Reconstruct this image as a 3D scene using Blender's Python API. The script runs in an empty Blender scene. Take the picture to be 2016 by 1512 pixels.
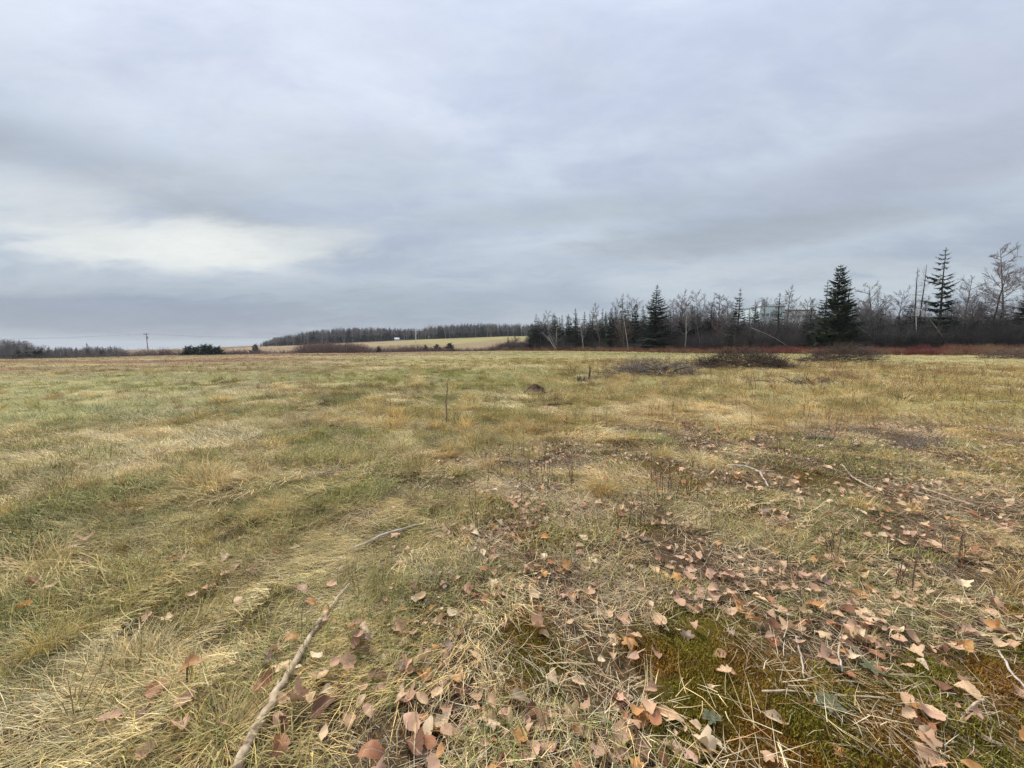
import bpy, math, random
import numpy as np
from mathutils import Vector, Matrix, Euler

random.seed(7)
RNG = np.random.default_rng(11)
SC = bpy.context.scene
COL = SC.collection

# ------------------------------------------------------------------ camera
FPX, W0, H0 = 757.0, 2016.0, 1512.0
PITCH = math.radians(5.4)
EYE = 1.5
cam_d = bpy.data.cameras.new('camera')
cam_d.sensor_width = 36.0
cam_d.lens = 36.0 * FPX / W0
cam_d.clip_start = 0.05
cam_d.clip_end = 12000.0
cam = bpy.data.objects.new('camera', cam_d)
COL.objects.link(cam)
cam.location = (0, 0, EYE)
cam.rotation_euler = (math.radians(90) - PITCH, 0, 0)
SC.camera = cam

# ------------------------------------------------------------------ sky, sun, exposure
SUN_AZ = math.radians(-38)      # left of the view direction
SUN_EL = math.radians(46)
world = bpy.data.worlds.new('World')
SC.world = world
world.use_nodes = True
wn, wl = world.node_tree.nodes, world.node_tree.links
wn.clear()


def N(tree, kind, **kw):
    n = tree.nodes.new(kind)
    for k, v in kw.items():
        if k == 'ins':
            for kk, vv in v.items():
                n.inputs[kk].default_value = vv
        else:
            setattr(n, k, v)
    return n


def build_world():
    t = world.node_tree
    L = t.links.new

    def math_(op, a, b=None, c=None, clamp=False):
        n = N(t, 'ShaderNodeMath', operation=op, use_clamp=clamp)
        for i, v in enumerate((a, b, c)):
            if v is None:
                continue
            if isinstance(v, (int, float)):
                n.inputs[i].default_value = v
            else:
                L(v, n.inputs[i])
        return n.outputs[0]

    def smooth(x, a, b):
        n = N(t, 'ShaderNodeMapRange', interpolation_type='SMOOTHSTEP')
        L(x, n.inputs[0])
        n.inputs[1].default_value = a
        n.inputs[2].default_value = b
        return n.outputs[0]

    def mix(f, a, b):
        n = N(t, 'ShaderNodeMix', data_type='RGBA')
        for s, v in ((n.inputs[0], f), (n.inputs[6], a), (n.inputs[7], b)):
            if isinstance(v, (tuple, float, int)):
                s.default_value = v if not isinstance(v, tuple) else (*v, 1)
            else:
                L(v, s)
        return n.outputs[2]

    out = N(t, 'ShaderNodeOutputWorld')
    bg = N(t, 'ShaderNodeBackground')
    L(bg.outputs[0], out.inputs[0])
    tc = N(t, 'ShaderNodeTexCoord')
    sep = N(t, 'ShaderNodeSeparateXYZ')
    L(tc.outputs['Generated'], sep.inputs[0])
    X, Y, Z = sep.outputs
    zc = math_('MAXIMUM', Z, 0.0)
    # the cloud sheet: a level deck seen in perspective
    den = math_('ADD', zc, 0.20)
    px, py = math_('DIVIDE', X, den), math_('DIVIDE', Y, den)
    comb = N(t, 'ShaderNodeCombineXYZ')
    L(px, comb.inputs[0]); L(py, comb.inputs[1])

    def noise(scale, detail, rough, off, dist=0.0, sx=1.0, sy=1.0):
        mp = N(t, 'ShaderNodeMapping')
        mp.inputs['Location'].default_value = off
        mp.inputs['Scale'].default_value = (sx, sy, 1)
        L(comb.outputs[0], mp.inputs[0])
        n = N(t, 'ShaderNodeTexNoise', ins={'Scale': scale, 'Detail': detail, 'Roughness': rough, 'Distortion': dist})
        L(mp.outputs[0], n.inputs['Vector'])
        return n.outputs[0]

    big = noise(0.6, 3.0, 0.5, (3.1, 1.7, 0.0), 0.3)
    med = noise(1.5, 5.0, 0.55, (7.3, 4.4, 2.0), 0.5, 0.8, 1.25)
    fine = noise(4.2, 4.0, 0.6, (1.3, 9.4, 5.0), 0.6, 0.7, 1.3)
    d = math_('ADD', math_('MULTIPLY', big, 0.36), math_('ADD', math_('MULTIPLY', med, 0.42), math_('MULTIPLY', fine, 0.22)))
    cl = smooth(d, 0.38, 0.62)              # 0 thin and bright .. 1 thick and dark
    # overcast sky: brighter overhead than at the horizon
    up = smooth(zc, 0.0, 0.95)
    low = mix(up, (0.37, 0.43, 0.515), (0.70, 0.78, 1.0))
    high = mix(up, (0.53, 0.60, 0.66), (1.0, 1.08, 1.27))
    col = mix(cl, high, low)
    # single cloud masses of this sky: dark rolls, thin bright places, ragged by the same noise
    front = smooth(Y, 0.02, 0.2)
    ym = math_('MAXIMUM', Y, 0.02)
    sx_, tz_ = math_('DIVIDE', X, ym), math_('DIVIDE', Z, ym)
    rag = math_('SUBTRACT', math_('ADD', math_('MULTIPLY', med, 0.6), math_('MULTIPLY', fine, 0.4)), 0.5)

    def mass(s0, t0, a, b, rot, ragged=2.4):
        c_, s_ = math.cos(rot), math.sin(rot)
        ds, dt = math_('SUBTRACT', sx_, s0), math_('SUBTRACT', tz_, t0)
        uu = math_('DIVIDE', math_('ADD', math_('MULTIPLY', ds, c_), math_('MULTIPLY', dt, s_)), a)
        vv = math_('DIVIDE', math_('SUBTRACT', math_('MULTIPLY', dt, c_), math_('MULTIPLY', ds, s_)), b)
        q = math_('SQRT', math_('ADD', math_('MULTIPLY', uu, uu), math_('MULTIPLY', vv, vv)))
        q = math_('ADD', q, math_('MULTIPLY', rag, ragged))
        return math_('MULTIPLY', smooth(q, 1.15, 0.25), front)

    for (s0, t0, a, b, rot, k, c) in (
            (-1.00, 0.44, 0.75, 0.11, -0.30, 0.42, (0.33, 0.375, 0.42)),
            (-1.35, 0.52, 0.40, 0.10, -0.20, 0.36, (0.32, 0.365, 0.43)),
            (-0.70, 0.31, 0.36, 0.05, -0.22, 0.45, (0.38, 0.43, 0.47)),
            (-0.42, 0.46, 0.40, 0.13, -0.1, 0.30, (0.50, 0.56, 0.58)),
            (-0.85, 0.265, 0.46, 0.075, -0.03, 0.9, (0.88, 0.90, 0.86)),
            (-1.12, 0.36, 0.36, 0.12, -0.15, 0.65, (0.72, 0.75, 0.76)),
            (-0.50, 0.27, 0.22, 0.05, 0.0, 0.6, (0.70, 0.74, 0.74)),
            (1.00, 0.44, 0.80, 0.11, 0.25, 0.55, (0.38, 0.42, 0.52)),
            (1.25, 0.66, 0.50, 0.16, 0.3, 0.40, (0.50, 0.55, 0.68)),
            (0.60, 0.29, 0.65, 0.055, 0.14, 0.50, (0.36, 0.41, 0.45)),
            (0.12, 0.34, 0.50, 0.05, 0.10, 0.35, (0.40, 0.45, 0.48)),
            (0.15, 0.68, 0.17, 0.17, 0.3, 0.40, (0.56, 0.62, 0.74)),
            (0.80, 0.20, 0.60, 0.028, 0.05, 0.45, (0.60, 0.66, 0.70)),
            (0.95, 0.15, 0.75, 0.045, 0.02, 0.65, (0.60, 0.67, 0.72)),
            (-0.95, 0.085, 0.95, 0.085, 0.0, 0.78, (0.25, 0.30, 0.40)),
            (-0.2, 0.12, 0.6, 0.05, 0.02, 0.35, (0.36, 0.42, 0.48)),
            (-0.3, 0.75, 0.6, 0.22, 0.0, 0.35, (0.80, 0.87, 0.96))):
        col = mix(math_('MULTIPLY', mass(s0, t0, a, b, rot), k), col, c)
    # fine mottling of the deck
    mot = noise(9.0, 5.0, 0.62, (4.3, 2.4, 8.0), 0.8, 0.8, 1.4)
    mm_ = N(t, 'ShaderNodeVectorMath', operation='SCALE')
    L(col, mm_.inputs[0])
    L(math_('ADD', 1.0, math_('ADD', math_('MULTIPLY', math_('SUBTRACT', mot, 0.5), 0.13), math_('MULTIPLY', math_('SUBTRACT', fine, 0.5), 0.16))), mm_.inputs['Scale'])
    col = mm_.outputs[0]
    sky = N(t, 'ShaderNodeTexSky', sky_type='NISHITA', sun_disc=False)
    sky.sun_elevation = SUN_EL
    sky.sun_rotation = SUN_AZ
    skm = N(t, 'ShaderNodeVectorMath', operation='SCALE')
    skm.inputs['Scale'].default_value = 0.09
    L(sky.outputs[0], skm.inputs[0])
    col = mix(0.92, skm.outputs[0], col)
    L(col, bg.inputs[0])
    bg.inputs[1].default_value = 0.36


build_world()
sun_d = bpy.data.lights.new('sun', 'SUN')
sun_d.energy = 1.5
sun_d.angle = math.radians(11)
sun_d.color = (1.0, 0.965, 0.91)
sun = bpy.data.objects.new('sun', sun_d)
COL.objects.link(sun)
sdir = Vector((math.sin(SUN_AZ) * math.cos(SUN_EL), math.cos(SUN_AZ) * math.cos(SUN_EL), math.sin(SUN_EL)))
sun.rotation_euler = sdir.to_track_quat('Z', 'Y').to_euler()
sun.location = (-20, 30, 60)
vs = SC.view_settings
vs.view_transform = 'Standard'
vs.look = 'None'
vs.gamma = 1.0
vs.exposure = 1.5
vs.use_curve_mapping = False
SC.cycles.max_bounces = 3
SC.cycles.diffuse_bounces = 2
SC.cycles.glossy_bounces = 1
SC.cycles.transmission_bounces = 2
SC.cycles.use_denoising = True
SC.cycles.denoiser = 'OPENIMAGEDENOISE'
SC.cycles.denoising_input_passes = 'RGB_ALBEDO_NORMAL'
SC.cycles.denoising_prefilter = 'NONE'
SC.cycles.transparent_max_bounces = 4
world.cycles.sampling_method = 'MANUAL'
world.cycles.sample_map_resolution = 256
SC.cycles.use_adaptive_sampling = True
SC.cycles.adaptive_threshold = 0.02


# ------------------------------------------------------------------ numbers: noise, terrain
def _hash(ix, iy, seed):
    h = (ix.astype(np.int64) * 374761393 + iy.astype(np.int64) * 668265263 + seed * 974634777) & 0xFFFFFFFF
    h = ((h ^ (h >> 13)) * 1274126177) & 0xFFFFFFFF
    h = h ^ (h >> 16)
    return (h & 0xFFFF) / 65535.0


def vn(x, y, s, seed=0):
    """value noise 0..1 with feature size s"""
    x = np.asarray(x, float) / s
    y = np.asarray(y, float) / s
    ix, iy = np.floor(x), np.floor(y)
    fx, fy = x - ix, y - iy
    fx, fy = fx * fx * (3 - 2 * fx), fy * fy * (3 - 2 * fy)
    a, b = _hash(ix, iy, seed), _hash(ix + 1, iy, seed)
    c, d = _hash(ix, iy + 1, seed), _hash(ix + 1, iy + 1, seed)
    return (a * (1 - fx) + b * fx) * (1 - fy) + (c * (1 - fx) + d * fx) * fy


def fb(x, y, s, seed=0, o=3):
    v, a, t = 0.0, 1.0, 0.0
    for i in range(o):
        v = v + a * vn(x, y, s / 2 ** i, seed + 17 * i)
        t += a
        a *= 0.5
    return v / t


def ss(a, b, x):
    t = np.clip((np.asarray(x, float) - a) / (b - a), 0, 1)
    return t * t * (3 - 2 * t)


def macro(x, y):
    r = np.sqrt(x * x + y * y)
    zf = np.interp(x, [-600, -300, -150, -123, -81, 0, 60, 130, 400], [-5, -4.2, -2.7, -2.15, -0.75, 0.3, 0.6, 0.6, 1.0])
    z = zf * np.clip(r / 170.0, 0, 1.1)
    # past the far edge of the field the land falls into a shallow valley, then climbs to the wooded hill
    d = (y - (165 + 0.377 * x)) / 1.07
    lm = ss(30, -60, x)
    z = z - 5.5 * ss(0, 55, d) * lm
    hill = np.interp(x / np.maximum(y, 1.0) * 500, [-800, -520, -420, -322, -137, -12, 200, 500], [-8.5, -7.5, -3, 3.5, 11.5, 16, 18, 15])
    k = ss(190, 520, y)
    z = z * (1 - k) + (hill + np.clip(y - 520, 0, 300) * 0.012) * k
    far = ss(900, 2000, r)
    return z * (1 - far) + (-8.0) * far


def litter_m(x, y):
    xl = np.interp(y, [1.0, 2.0, 3.5, 5.0, 6.5], [-0.65, -0.45, -0.35, -0.7, 0.2])
    yt = np.interp(x, [-1, 2, 5, 10], [6.0, 6.6, 7.2, 8.5])
    e = (fb(x, y, 1.1, 5) - 0.5) * 1.6
    m = ss(-0.25, 0.35, x - xl + e * 0.7) * ss(0.5, -0.9, y - yt + e * 1.5)
    t = np.exp(-(((x + 1.5) / 1.2) ** 2 + ((y - 4.3 + 0.25 * (x + 1.5)) / 0.4) ** 2))
    t2 = np.exp(-(((x + 2.4) / 0.45) ** 2 + ((y - 2.45 - 0.3 * (x + 2.4)) / 0.16) ** 2))
    t3 = np.exp(-(((x + 0.75) / 0.35) ** 2 + ((y - 1.55) / 0.22) ** 2)) * 0.6
    return np.clip(m * (0.62 + 0.6 * fb(x, y, 0.7, 9)) + t * 0.8 + t2 + t3, 0, 1)


def moss_m(x, y):
    e = (fb(x, y, 0.5, 21) - 0.5)
    a = ss(0.25, 0.75, x + e * 1.0) * ss(2.1, 1.7, y + e * 1.0 + 0.02 * x) * ss(0.2, 0.34, fb(x, y, 0.3, 23))
    s = 0
    for bx, by, rr in ((0.08, 1.98, 0.2), (0.2, 3.0, 0.22), (0.1, 1.75, 0.16), (1.0, 3.1, 0.25), (2.2, 3.6, 0.5), (2.0, 4.6, 0.5), (3.4, 4.3, 0.5), (1.1, 1.95, .2)):
        s = s + np.exp(-((x - bx) ** 2 + (y - by) ** 2) / rr ** 2 * (0.4 + 1.6 * vn(x, y, 0.12, 24)))
    return np.clip(a + s * 0.8, 0, 1)


def ridge_m(x, y):
    d = (y - (6.6 - 0.55 * x)) / 1.4
    return np.exp(-d * d) * ss(-4.8, -3.0, x) * ss(1.2, 0.0, x) * (0.5 + 0.7 * fb(x, y, 1.0, 33))


def H(x, y):
    x = np.asarray(x, float)
    y = np.asarray(y, float)
    r = np.sqrt(x * x + y * y)
    z = macro(x, y)
    near = ss(60, 8, r)
    z = z + near * (0.16 * (fb(x, y, 2.6, 1, 2) - 0.5) + 0.085 * (vn(x, y, 0.6, 2) - 0.5)) * ss(0.2, 1.5, r)
    z = z + ss(12, 4, r) * 0.03 * (vn(x, y, 0.16, 3) - 0.5)
    z = z + ss(20, 80, r) * ss(900, 200, r) * 0.35 * (fb(x, y, 22, 4, 2) - 0.5)
    mo = moss_m(x, y)
    z = z + ss(6, 3, r) * mo * (0.03 * (vn(x, y, 0.11, 6) - 0.4) + 0.014 * vn(x, y, 0.05, 7))
    return z


def ray(px, py):
    u, v = (px - W0 / 2) / FPX, (H0 / 2 - py) / FPX
    return np.array([u, math.cos(PITCH) + v * math.sin(PITCH), -math.sin(PITCH) + v * math.cos(PITCH)])


def ground(px, py):
    """where a line of sight of the photograph meets the land"""
    d = ray(px, py)
    ts = _TS
    for _ in range(3):
        below = EYE + d[2] * ts <= H(d[0] * ts, d[1] * ts)
        i = int(np.argmax(below)) if below.any() else len(ts) - 1
        i = max(i, 1)
        t = ts[i]
        ts = np.linspace(ts[i - 1], ts[i], 24)
    p = d * t
    return float(p[0]), float(p[1]), float(H(p[0], p[1]))


_TS = np.geomspace(0.5, 900, 260)


def stand(px, depth):
    """ground point in the direction of column px, depth metres ahead"""
    x = (px - W0 / 2) / FPX * depth
    return x, depth, float(H(x, depth))


def height_for(py_top, depth, zbase):
    k = (H0 / 2 - py_top) / FPX
    a = math.atan(k) - PITCH
    return EYE + math.tan(a) * depth - zbase


# ------------------------------------------------------------------ materials
MATS = {}


def nmat(name):
    m = bpy.data.materials.new(name)
    m.use_nodes = True
    t = m.node_tree
    t.nodes.clear()
    out = N(t, 'ShaderNodeOutputMaterial')
    MATS[name] = m
    return m, t, out


def mixc(t, f, a, b, bt='MIX'):
    n = N(t, 'ShaderNodeMix', data_type='RGBA', blend_type=bt)
    for s, v in ((n.inputs[0], f), (n.inputs[6], a), (n.inputs[7], b)):
        if isinstance(v, tuple):
            s.default_value = (*v[:3], 1)
        elif isinstance(v, (int, float)):
            s.default_value = v
        else:
            t.links.new(v, s)
    return n.outputs[2]


def tnoise(t, scale, detail=3.0, rough=0.55, vec=None, dist=0.0):
    n = N(t, 'ShaderNodeTexNoise', ins={'Scale': scale, 'Detail': detail, 'Roughness': rough, 'Distortion': dist})
    if vec is not None:
        t.links.new(vec, n.inputs['Vector'])
    return n.outputs[0]


def mrange(t, x, a, b, c=0.0, d=1.0):
    n = N(t, 'ShaderNodeMapRange', interpolation_type='SMOOTHSTEP')
    t.links.new(x, n.inputs[0])
    for i, v in enumerate((a, b, c, d)):
        n.inputs[i + 1].default_value = v
    return n.outputs[0]


def principled(t, out, col, rough=0.9, spec=0.15, bump=None, bstr=0.4, bdist=0.01):
    b = N(t, 'ShaderNodeBsdfPrincipled', ins={'Roughness': rough, 'Specular IOR Level': spec})
    if isinstance(col, tuple):
        b.inputs['Base Color'].default_value = (*col[:3], 1)
    else:
        t.links.new(col, b.inputs['Base Color'])
    if bump is not None:
        bn = N(t, 'ShaderNodeBump', ins={'Strength': bstr, 'Distance': bdist})
        t.links.new(bump, bn.inputs['Height'])
        t.links.new(bn.outputs[0], b.inputs['Normal'])
    t.links.new(b.outputs[0], out.inputs[0])
    return b


def noisy(name, c1, c2, scale=8.0, rough=0.9, bdist=0.01, detail=4.0, stretch=None, c3=None, spec=0.15):
    m, t, out = nmat(name)
    tc = N(t, 'ShaderNodeTexCoord')
    v = tc.outputs['Object']
    if stretch:
        mp = N(t, 'ShaderNodeMapping')
        mp.inputs['Scale'].default_value = stretch
        t.links.new(v, mp.inputs[0])
        v = mp.outputs[0]
    n = tnoise(t, scale, detail, 0.6, v)
    c = mixc(t, mrange(t, n, 0.32, 0.68), c1, c2)
    if c3:
        n2 = tnoise(t, scale * 0.37, 3.0, 0.6, v)
        c = mixc(t, mrange(t, n2, 0.55, 0.7), c, c3)
    principled(t, out, c, rough, spec, n, 0.5, bdist)
    return m


def attr(t, name, kind='GEOMETRY'):
    return N(t, 'ShaderNodeAttribute', attribute_name=name, attribute_type=kind)


def blade_material(name, inst=True, trans=0.12, rough=0.65):
    """vegetation: colour of the clump x the single blade's own shade; thin, so some light passes through"""
    m, t, out = nmat(name)
    bv = attr(t, 'shade')
    if inst:
        col = attr(t, 'tint', 'INSTANCER').outputs['Color']
        col = mixc(t, 1.0, col, bv.outputs['Color'], 'MULTIPLY')
    else:
        col = bv.outputs['Color']
    b = N(t, 'ShaderNodeBsdfPrincipled', ins={'Roughness': rough, 'Specular IOR Level': 0.2})
    t.links.new(col, b.inputs['Base Color'])
    tr = N(t, 'ShaderNodeBsdfTranslucent')
    t.links.new(col, tr.inputs[0])
    mx = N(t, 'ShaderNodeMixShader', ins={0: trans})
    t.links.new(b.outputs[0], mx.inputs[1])
    t.links.new(tr.outputs[0], mx.inputs[2])
    t.links.new(mx.outputs[0], out.inputs[0])
    return m


blade_material('grass_blades')
blade_material('needles', inst=False, trans=0.12)
blade_material('twig_tint', trans=0.0, rough=0.85)
noisy('bark_grey', (0.10, 0.085, 0.075), (0.21, 0.19, 0.17), 6.0, stretch=(1, 1, 0.3))
noisy('bark_dark', (0.055, 0.042, 0.034), (0.12, 0.095, 0.08), 6.0, stretch=(1, 1, 0.3))
noisy('bark_birch', (0.42, 0.39, 0.35), (0.60, 0.57, 0.52), 3.0, stretch=(1, 1, 2.0), c3=(0.12, 0.10, 0.09))
noisy('twigs_grey', (0.17, 0.15, 0.14), (0.26, 0.235, 0.22), 2.0)
noisy('twigs_lilac', (0.20, 0.165, 0.165), (0.29, 0.25, 0.25), 2.0)
noisy('twigs_brown', (0.11, 0.075, 0.06), (0.20, 0.145, 0.115), 2.0)
noisy('dead_wood', (0.28, 0.235, 0.19), (0.46, 0.40, 0.33), 5.0, stretch=(1, 1, 0.2), c3=(0.14, 0.10, 0.075))
noisy('stick_tan', (0.36, 0.265, 0.17), (0.60, 0.48, 0.33), 26.0, bdist=0.006, c3=(0.15, 0.10, 0.065))
noisy('stick_pale', (0.40, 0.34, 0.27), (0.58, 0.52, 0.43), 16.0, bdist=0.004, c3=(0.2, 0.15, 0.11))
noisy('stem_dark', (0.075, 0.048, 0.035), (0.18, 0.12, 0.085), 20.0, bdist=0.002)
noisy('soil', (0.055, 0.034, 0.024), (0.13, 0.08, 0.055), 9.0, bdist=0.03)


def leaf_material():
    m, t, out = nmat('dry_leaf')
    oi = N(t, 'ShaderNodeObjectInfo')
    tc = N(t, 'ShaderNodeTexCoord')
    sp = N(t, 'ShaderNodeSeparateXYZ')
    t.links.new(tc.outputs['Object'], sp.inputs[0])
    ab = N(t, 'ShaderNodeMath', operation='ABSOLUTE')
    t.links.new(sp.outputs[0], ab.inputs[0])
    rib = mrange(t, ab.outputs[0], 0.0005, 0.0022, 1.0, 0.0)
    # side veins
    mm = N(t, 'ShaderNodeMath', operation='MULTIPLY_ADD')
    t.links.new(ab.outputs[0], mm.inputs[0])
    mm.inputs[1].default_value = -0.8
    t.links.new(sp.outputs[1], mm.inputs[2])
    md = N(t, 'ShaderNodeMath', operation='PINGPONG')
    t.links.new(mm.outputs[0], md.inputs[0])
    md.inputs[1].default_value = 0.006
    vein = mrange(t, md.outputs[0], 0.0, 0.0011, 0.5, 0.0)
    vm = N(t, 'ShaderNodeMath', operation='MAXIMUM')
    t.links.new(rib, vm.inputs[0])
    t.links.new(vein, vm.inputs[1])
    n = tnoise(t, 45.0, 4.0, 0.6, tc.outputs['Object'])
    n2 = tnoise(t, 160.0, 2.0, 0.5, tc.outputs['Object'])
    col = oi.outputs['Color']
    c = mixc(t, mrange(t, n, 0.38, 0.75, 0.0, 0.5), col, mixc(t, 1.0, col, (0.55, 0.42, 0.38), 'MULTIPLY'))
    c = mixc(t, mrange(t, n2, 0.62, 0.72, 0.0, 0.6), c, (0.09, 0.05, 0.035))
    vf = N(t, 'ShaderNodeMath', operation='MULTIPLY')
    t.links.new(vm.outputs[0], vf.inputs[0])
    vf.inputs[1].default_value = 0.45
    c = mixc(t, vf.outputs[0], c, (0.58, 0.42, 0.28))
    b = N(t, 'ShaderNodeBsdfPrincipled', ins={'Roughness': 0.55, 'Specular IOR Level': 0.28})
    t.links.new(c, b.inputs['Base Color'])
    bn = N(t, 'ShaderNodeBump', ins={'Strength': 0.5, 'Distance': 0.002})
    t.links.new(vm.outputs[0], bn.inputs['Height'])
    t.links.new(bn.outputs[0], b.inputs['Normal'])
    tr = N(t, 'ShaderNodeBsdfTranslucent')
    t.links.new(c, tr.inputs[0])
    mx = N(t, 'ShaderNodeMixShader', ins={0: 0.2})
    t.links.new(b.outputs[0], mx.inputs[1])
    t.links.new(tr.outputs[0], mx.inputs[2])
    t.links.new(mx.outputs[0], out.inputs[0])


leaf_material()


def ground_material():
    m, t, out = nmat('field_ground')
    geo = N(t, 'ShaderNodeNewGeometry')
    P = geo.outputs['Position']
    base = attr(t, 'soilcol').outputs['Color']
    n1 = tnoise(t, 55.0, 5.0, 0.65, P)
    n2 = tnoise(t, 7.0, 5.0, 0.6, P)
    mp = N(t, 'ShaderNodeMapping')
    mp.inputs['Scale'].default_value = (0.07, 0.35, 0.2)
    mp.inputs['Rotation'].default_value = (0, 0, math.radians(-14))
    t.links.new(P, mp.inputs[0])
    n3 = tnoise(t, 1.0, 7.0, 0.62, mp.outputs[0])
    dk = mixc(t, 1.0, base, (0.55, 0.50, 0.46), 'MULTIPLY')
    lt = mixc(t, 1.0, base, (1.32, 1.30, 1.22), 'MULTIPLY')
    c = mixc(t, mrange(t, n1, 0.3, 0.7), dk, lt)
    c = mixc(t, mrange(t, n2, 0.38, 0.66, 0.0, 0.5), c, dk)
    c = mixc(t, mrange(t, n3, 0.45, 0.62, 0.0, 0.45), c, lt)
    principled(t, out, c, 0.95, 0.05, n1, 0.8, 0.012)


ground_material()


# ------------------------------------------------------------------ mesh helpers
class MB:
    """collects shapes; build() links them as one mesh object"""

    def __init__(self):
        self.v, self.f, self.c, self.n = [], [], [], 0

    def add(self, V, F, col=None):
        V = np.asarray(V, float).reshape(-1, 3)
        self.v.append(V)
        self.f += [tuple(int(i) + self.n for i in f) for f in F]
        c = np.ones((len(V), 3)) if col is None else np.broadcast_to(np.asarray(col, float), (len(V), 3))
        self.c.append(c)
        self.n += len(V)
        return self

    def tube(self, pts, rad, sides=5, col=None, cap=True):
        pts = [np.asarray(p, float) for p in pts]
        n = len(pts)
        V, F = [], []
        for i, p in enumerate(pts):
            tg = pts[min(i + 1, n - 1)] - pts[max(i - 1, 0)]
            tg = tg / (np.linalg.norm(tg) + 1e-9)
            a = np.array([0, 0, 1.0]) if abs(tg[2]) < 0.8 else np.array([1.0, 0, 0])
            u = np.cross(tg, a)
            u /= np.linalg.norm(u) + 1e-9
            w = np.cross(tg, u)
            for k in range(sides):
                an = 2 * math.pi * k / sides
                V.append(p + rad[i] * (math.cos(an) * u + math.sin(an) * w))
        for i in range(n - 1):
            for k in range(sides):
                a, b = i * sides + k, i * sides + (k + 1) % sides
                F.append((a, b, b + sides, a + sides))
        if cap:
            F.append(tuple(range((n - 1) * sides, n * sides)))
            F.append(tuple(range(sides - 1, -1, -1)))
        return self.add(V, F, col)

    def box(self, lo, hi, col=None):
        x0, y0, z0 = lo
        x1, y1, z1 = hi
        V = [(x0, y0, z0), (x1, y0, z0), (x1, y1, z0), (x0, y1, z0), (x0, y0, z1), (x1, y0, z1), (x1, y1, z1), (x0, y1, z1)]
        F = [(3, 2, 1, 0), (4, 5, 6, 7), (0, 1, 5, 4), (1, 2, 6, 5), (2, 3, 7, 6), (3, 0, 4, 7)]
        return self.add(V, F, col)

    def mesh(self, name, mat, smooth=False, shade=False):
        me = bpy.data.meshes.new(name)
        V = np.concatenate(self.v) if self.v else np.zeros((0, 3))
        me.from_pydata(V.tolist(), [], self.f)
        if shade:
            at = me.attributes.new('shade', 'FLOAT_COLOR', 'POINT')
            C = np.concatenate(self.c)
            at.data.foreach_set('color', np.concatenate([C, np.ones((len(C), 1))], 1).ravel())
        if smooth:
            me.polygons.foreach_set('use_smooth', [True] * len(me.polygons))
        me.materials.append(MATS[mat] if isinstance(mat, str) else mat)
        me.update()
        return me

    def build(self, name, mat, parent=None, smooth=False, shade=False):
        return link(name, self.mesh(name, mat, smooth, shade), parent)


def link(name, data, parent=None, loc=None):
    o = bpy.data.objects.new(name, data)
    COL.objects.link(o)
    if parent:
        o.parent = parent
    if loc:
        o.location = loc
    return o


def tag(o, label=None, cat=None, group=None, kind=None):
    if label:
        o['label'] = label
    if cat:
        o['category'] = cat
    if group:
        o['group'] = group
    if kind:
        o['kind'] = kind
    return o


def empty(name, loc, rz=0.0, scale=1.0):
    o = bpy.data.objects.new(name, None)
    COL.objects.link(o)
    o.location = loc
    o.rotation_euler = (0, 0, rz)
    o.scale = (scale, scale, scale) if isinstance(scale, (int, float)) else scale
    o.empty_display_size = 0.1
    return o


# ------------------------------------------------------------------ the land
def zone_colors(x, y):
    """base colour of the soil and turf, as the field itself is coloured"""
    r = np.sqrt(x * x + y * y)
    li, mo = litter_m(x, y), moss_m(x, y)
    a = fb(x, y * 2.2, 3.0, 41)
    straw = np.array([0.17, 0.12, 0.06])
    olive = np.array([0.10, 0.082, 0.038])
    brown = np.array([0.095, 0.064, 0.04])
    mossc = np.array([0.12, 0.09, 0.016])
    rust = np.array([0.13, 0.068, 0.02])
    tan = np.array([0.40, 0.275, 0.19])
    rb = np.array([0.26, 0.15, 0.085])
    f = np.clip(ss(0.3, 0.7, a) + ss(0, 8, x) * 0.5, 0, 1)[..., None]
    c = olive * (1 - f) + straw * f
    # the mown field: yellow green with brown drifts on the left, a tan strip along its far edge
    g = fb(x, y * 2.5, 26, 43, 4)[..., None]
    fieldc = np.array([0.39, 0.345, 0.17]) * (1 - ss(0.4, 0.62, g)) + np.array([0.29, 0.275, 0.12]) * ss(0.4, 0.62, g)
    br = (ss(0.5, 0.68, fb(x + 40, y * 3.2, 30, 47, 4)) * ss(5, -25, x))[..., None] * 0.95
    br = np.maximum(br, (0.5 * ss(-25, -70, x) * ss(0.38, 0.6, fb(x, y * 3.0, 24, 49, 4)))[..., None])
    fieldc = fieldc * (1 - br) + rb * br
    k = ss(8, 17, r)[..., None]
    c = c * (1 - k) + fieldc * k
    d = (y - (165 + 0.377 * x)) / 1.07
    e = (ss(-34, -10, d + 10 * (fb(x, y, 18, 51) - 0.5)) * ss(20, -40, x))[..., None]
    c = c * (1 - e) + tan * e
    l = (li * ss(14, 8, r) * 0.9)[..., None]
    c = c * (1 - l) + brown * l
    mm = (mo * ss(9, 5, r))[..., None]
    q = ss(0.48, 0.74, fb(x, y, 0.16, 57))[..., None]
    c = c * (1 - mm) + (mossc * (1 - q) + rust * q) * mm
    # hill fields beyond the valley: tan below, greener above to the right
    hy = ss(185, 260, y)[..., None]
    hg = (ss(300, 420, y) * ss(-190, -60, x))[..., None]
    lw = (ss(-60, -160, x) * ss(0.42, 0.55, fb(x * 0.2, y, 40, 63)))[..., None] * 0.75
    hc0 = np.array([0.34, 0.25, 0.155]) * (1 - lw) + np.array([0.15, 0.10, 0.07]) * lw
    hc = hc0 * (1 - hg) + np.array([0.32, 0.29, 0.125]) * hg
    st = ss(0.5, 0.6, fb(x * 0.3, y, 34, 61))[..., None]
    hc = hc * (1 - 0.35 * st) + np.array([0.16, 0.12, 0.08]) * 0.35 * st
    return c * (1 - hy) + hc * hy


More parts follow.
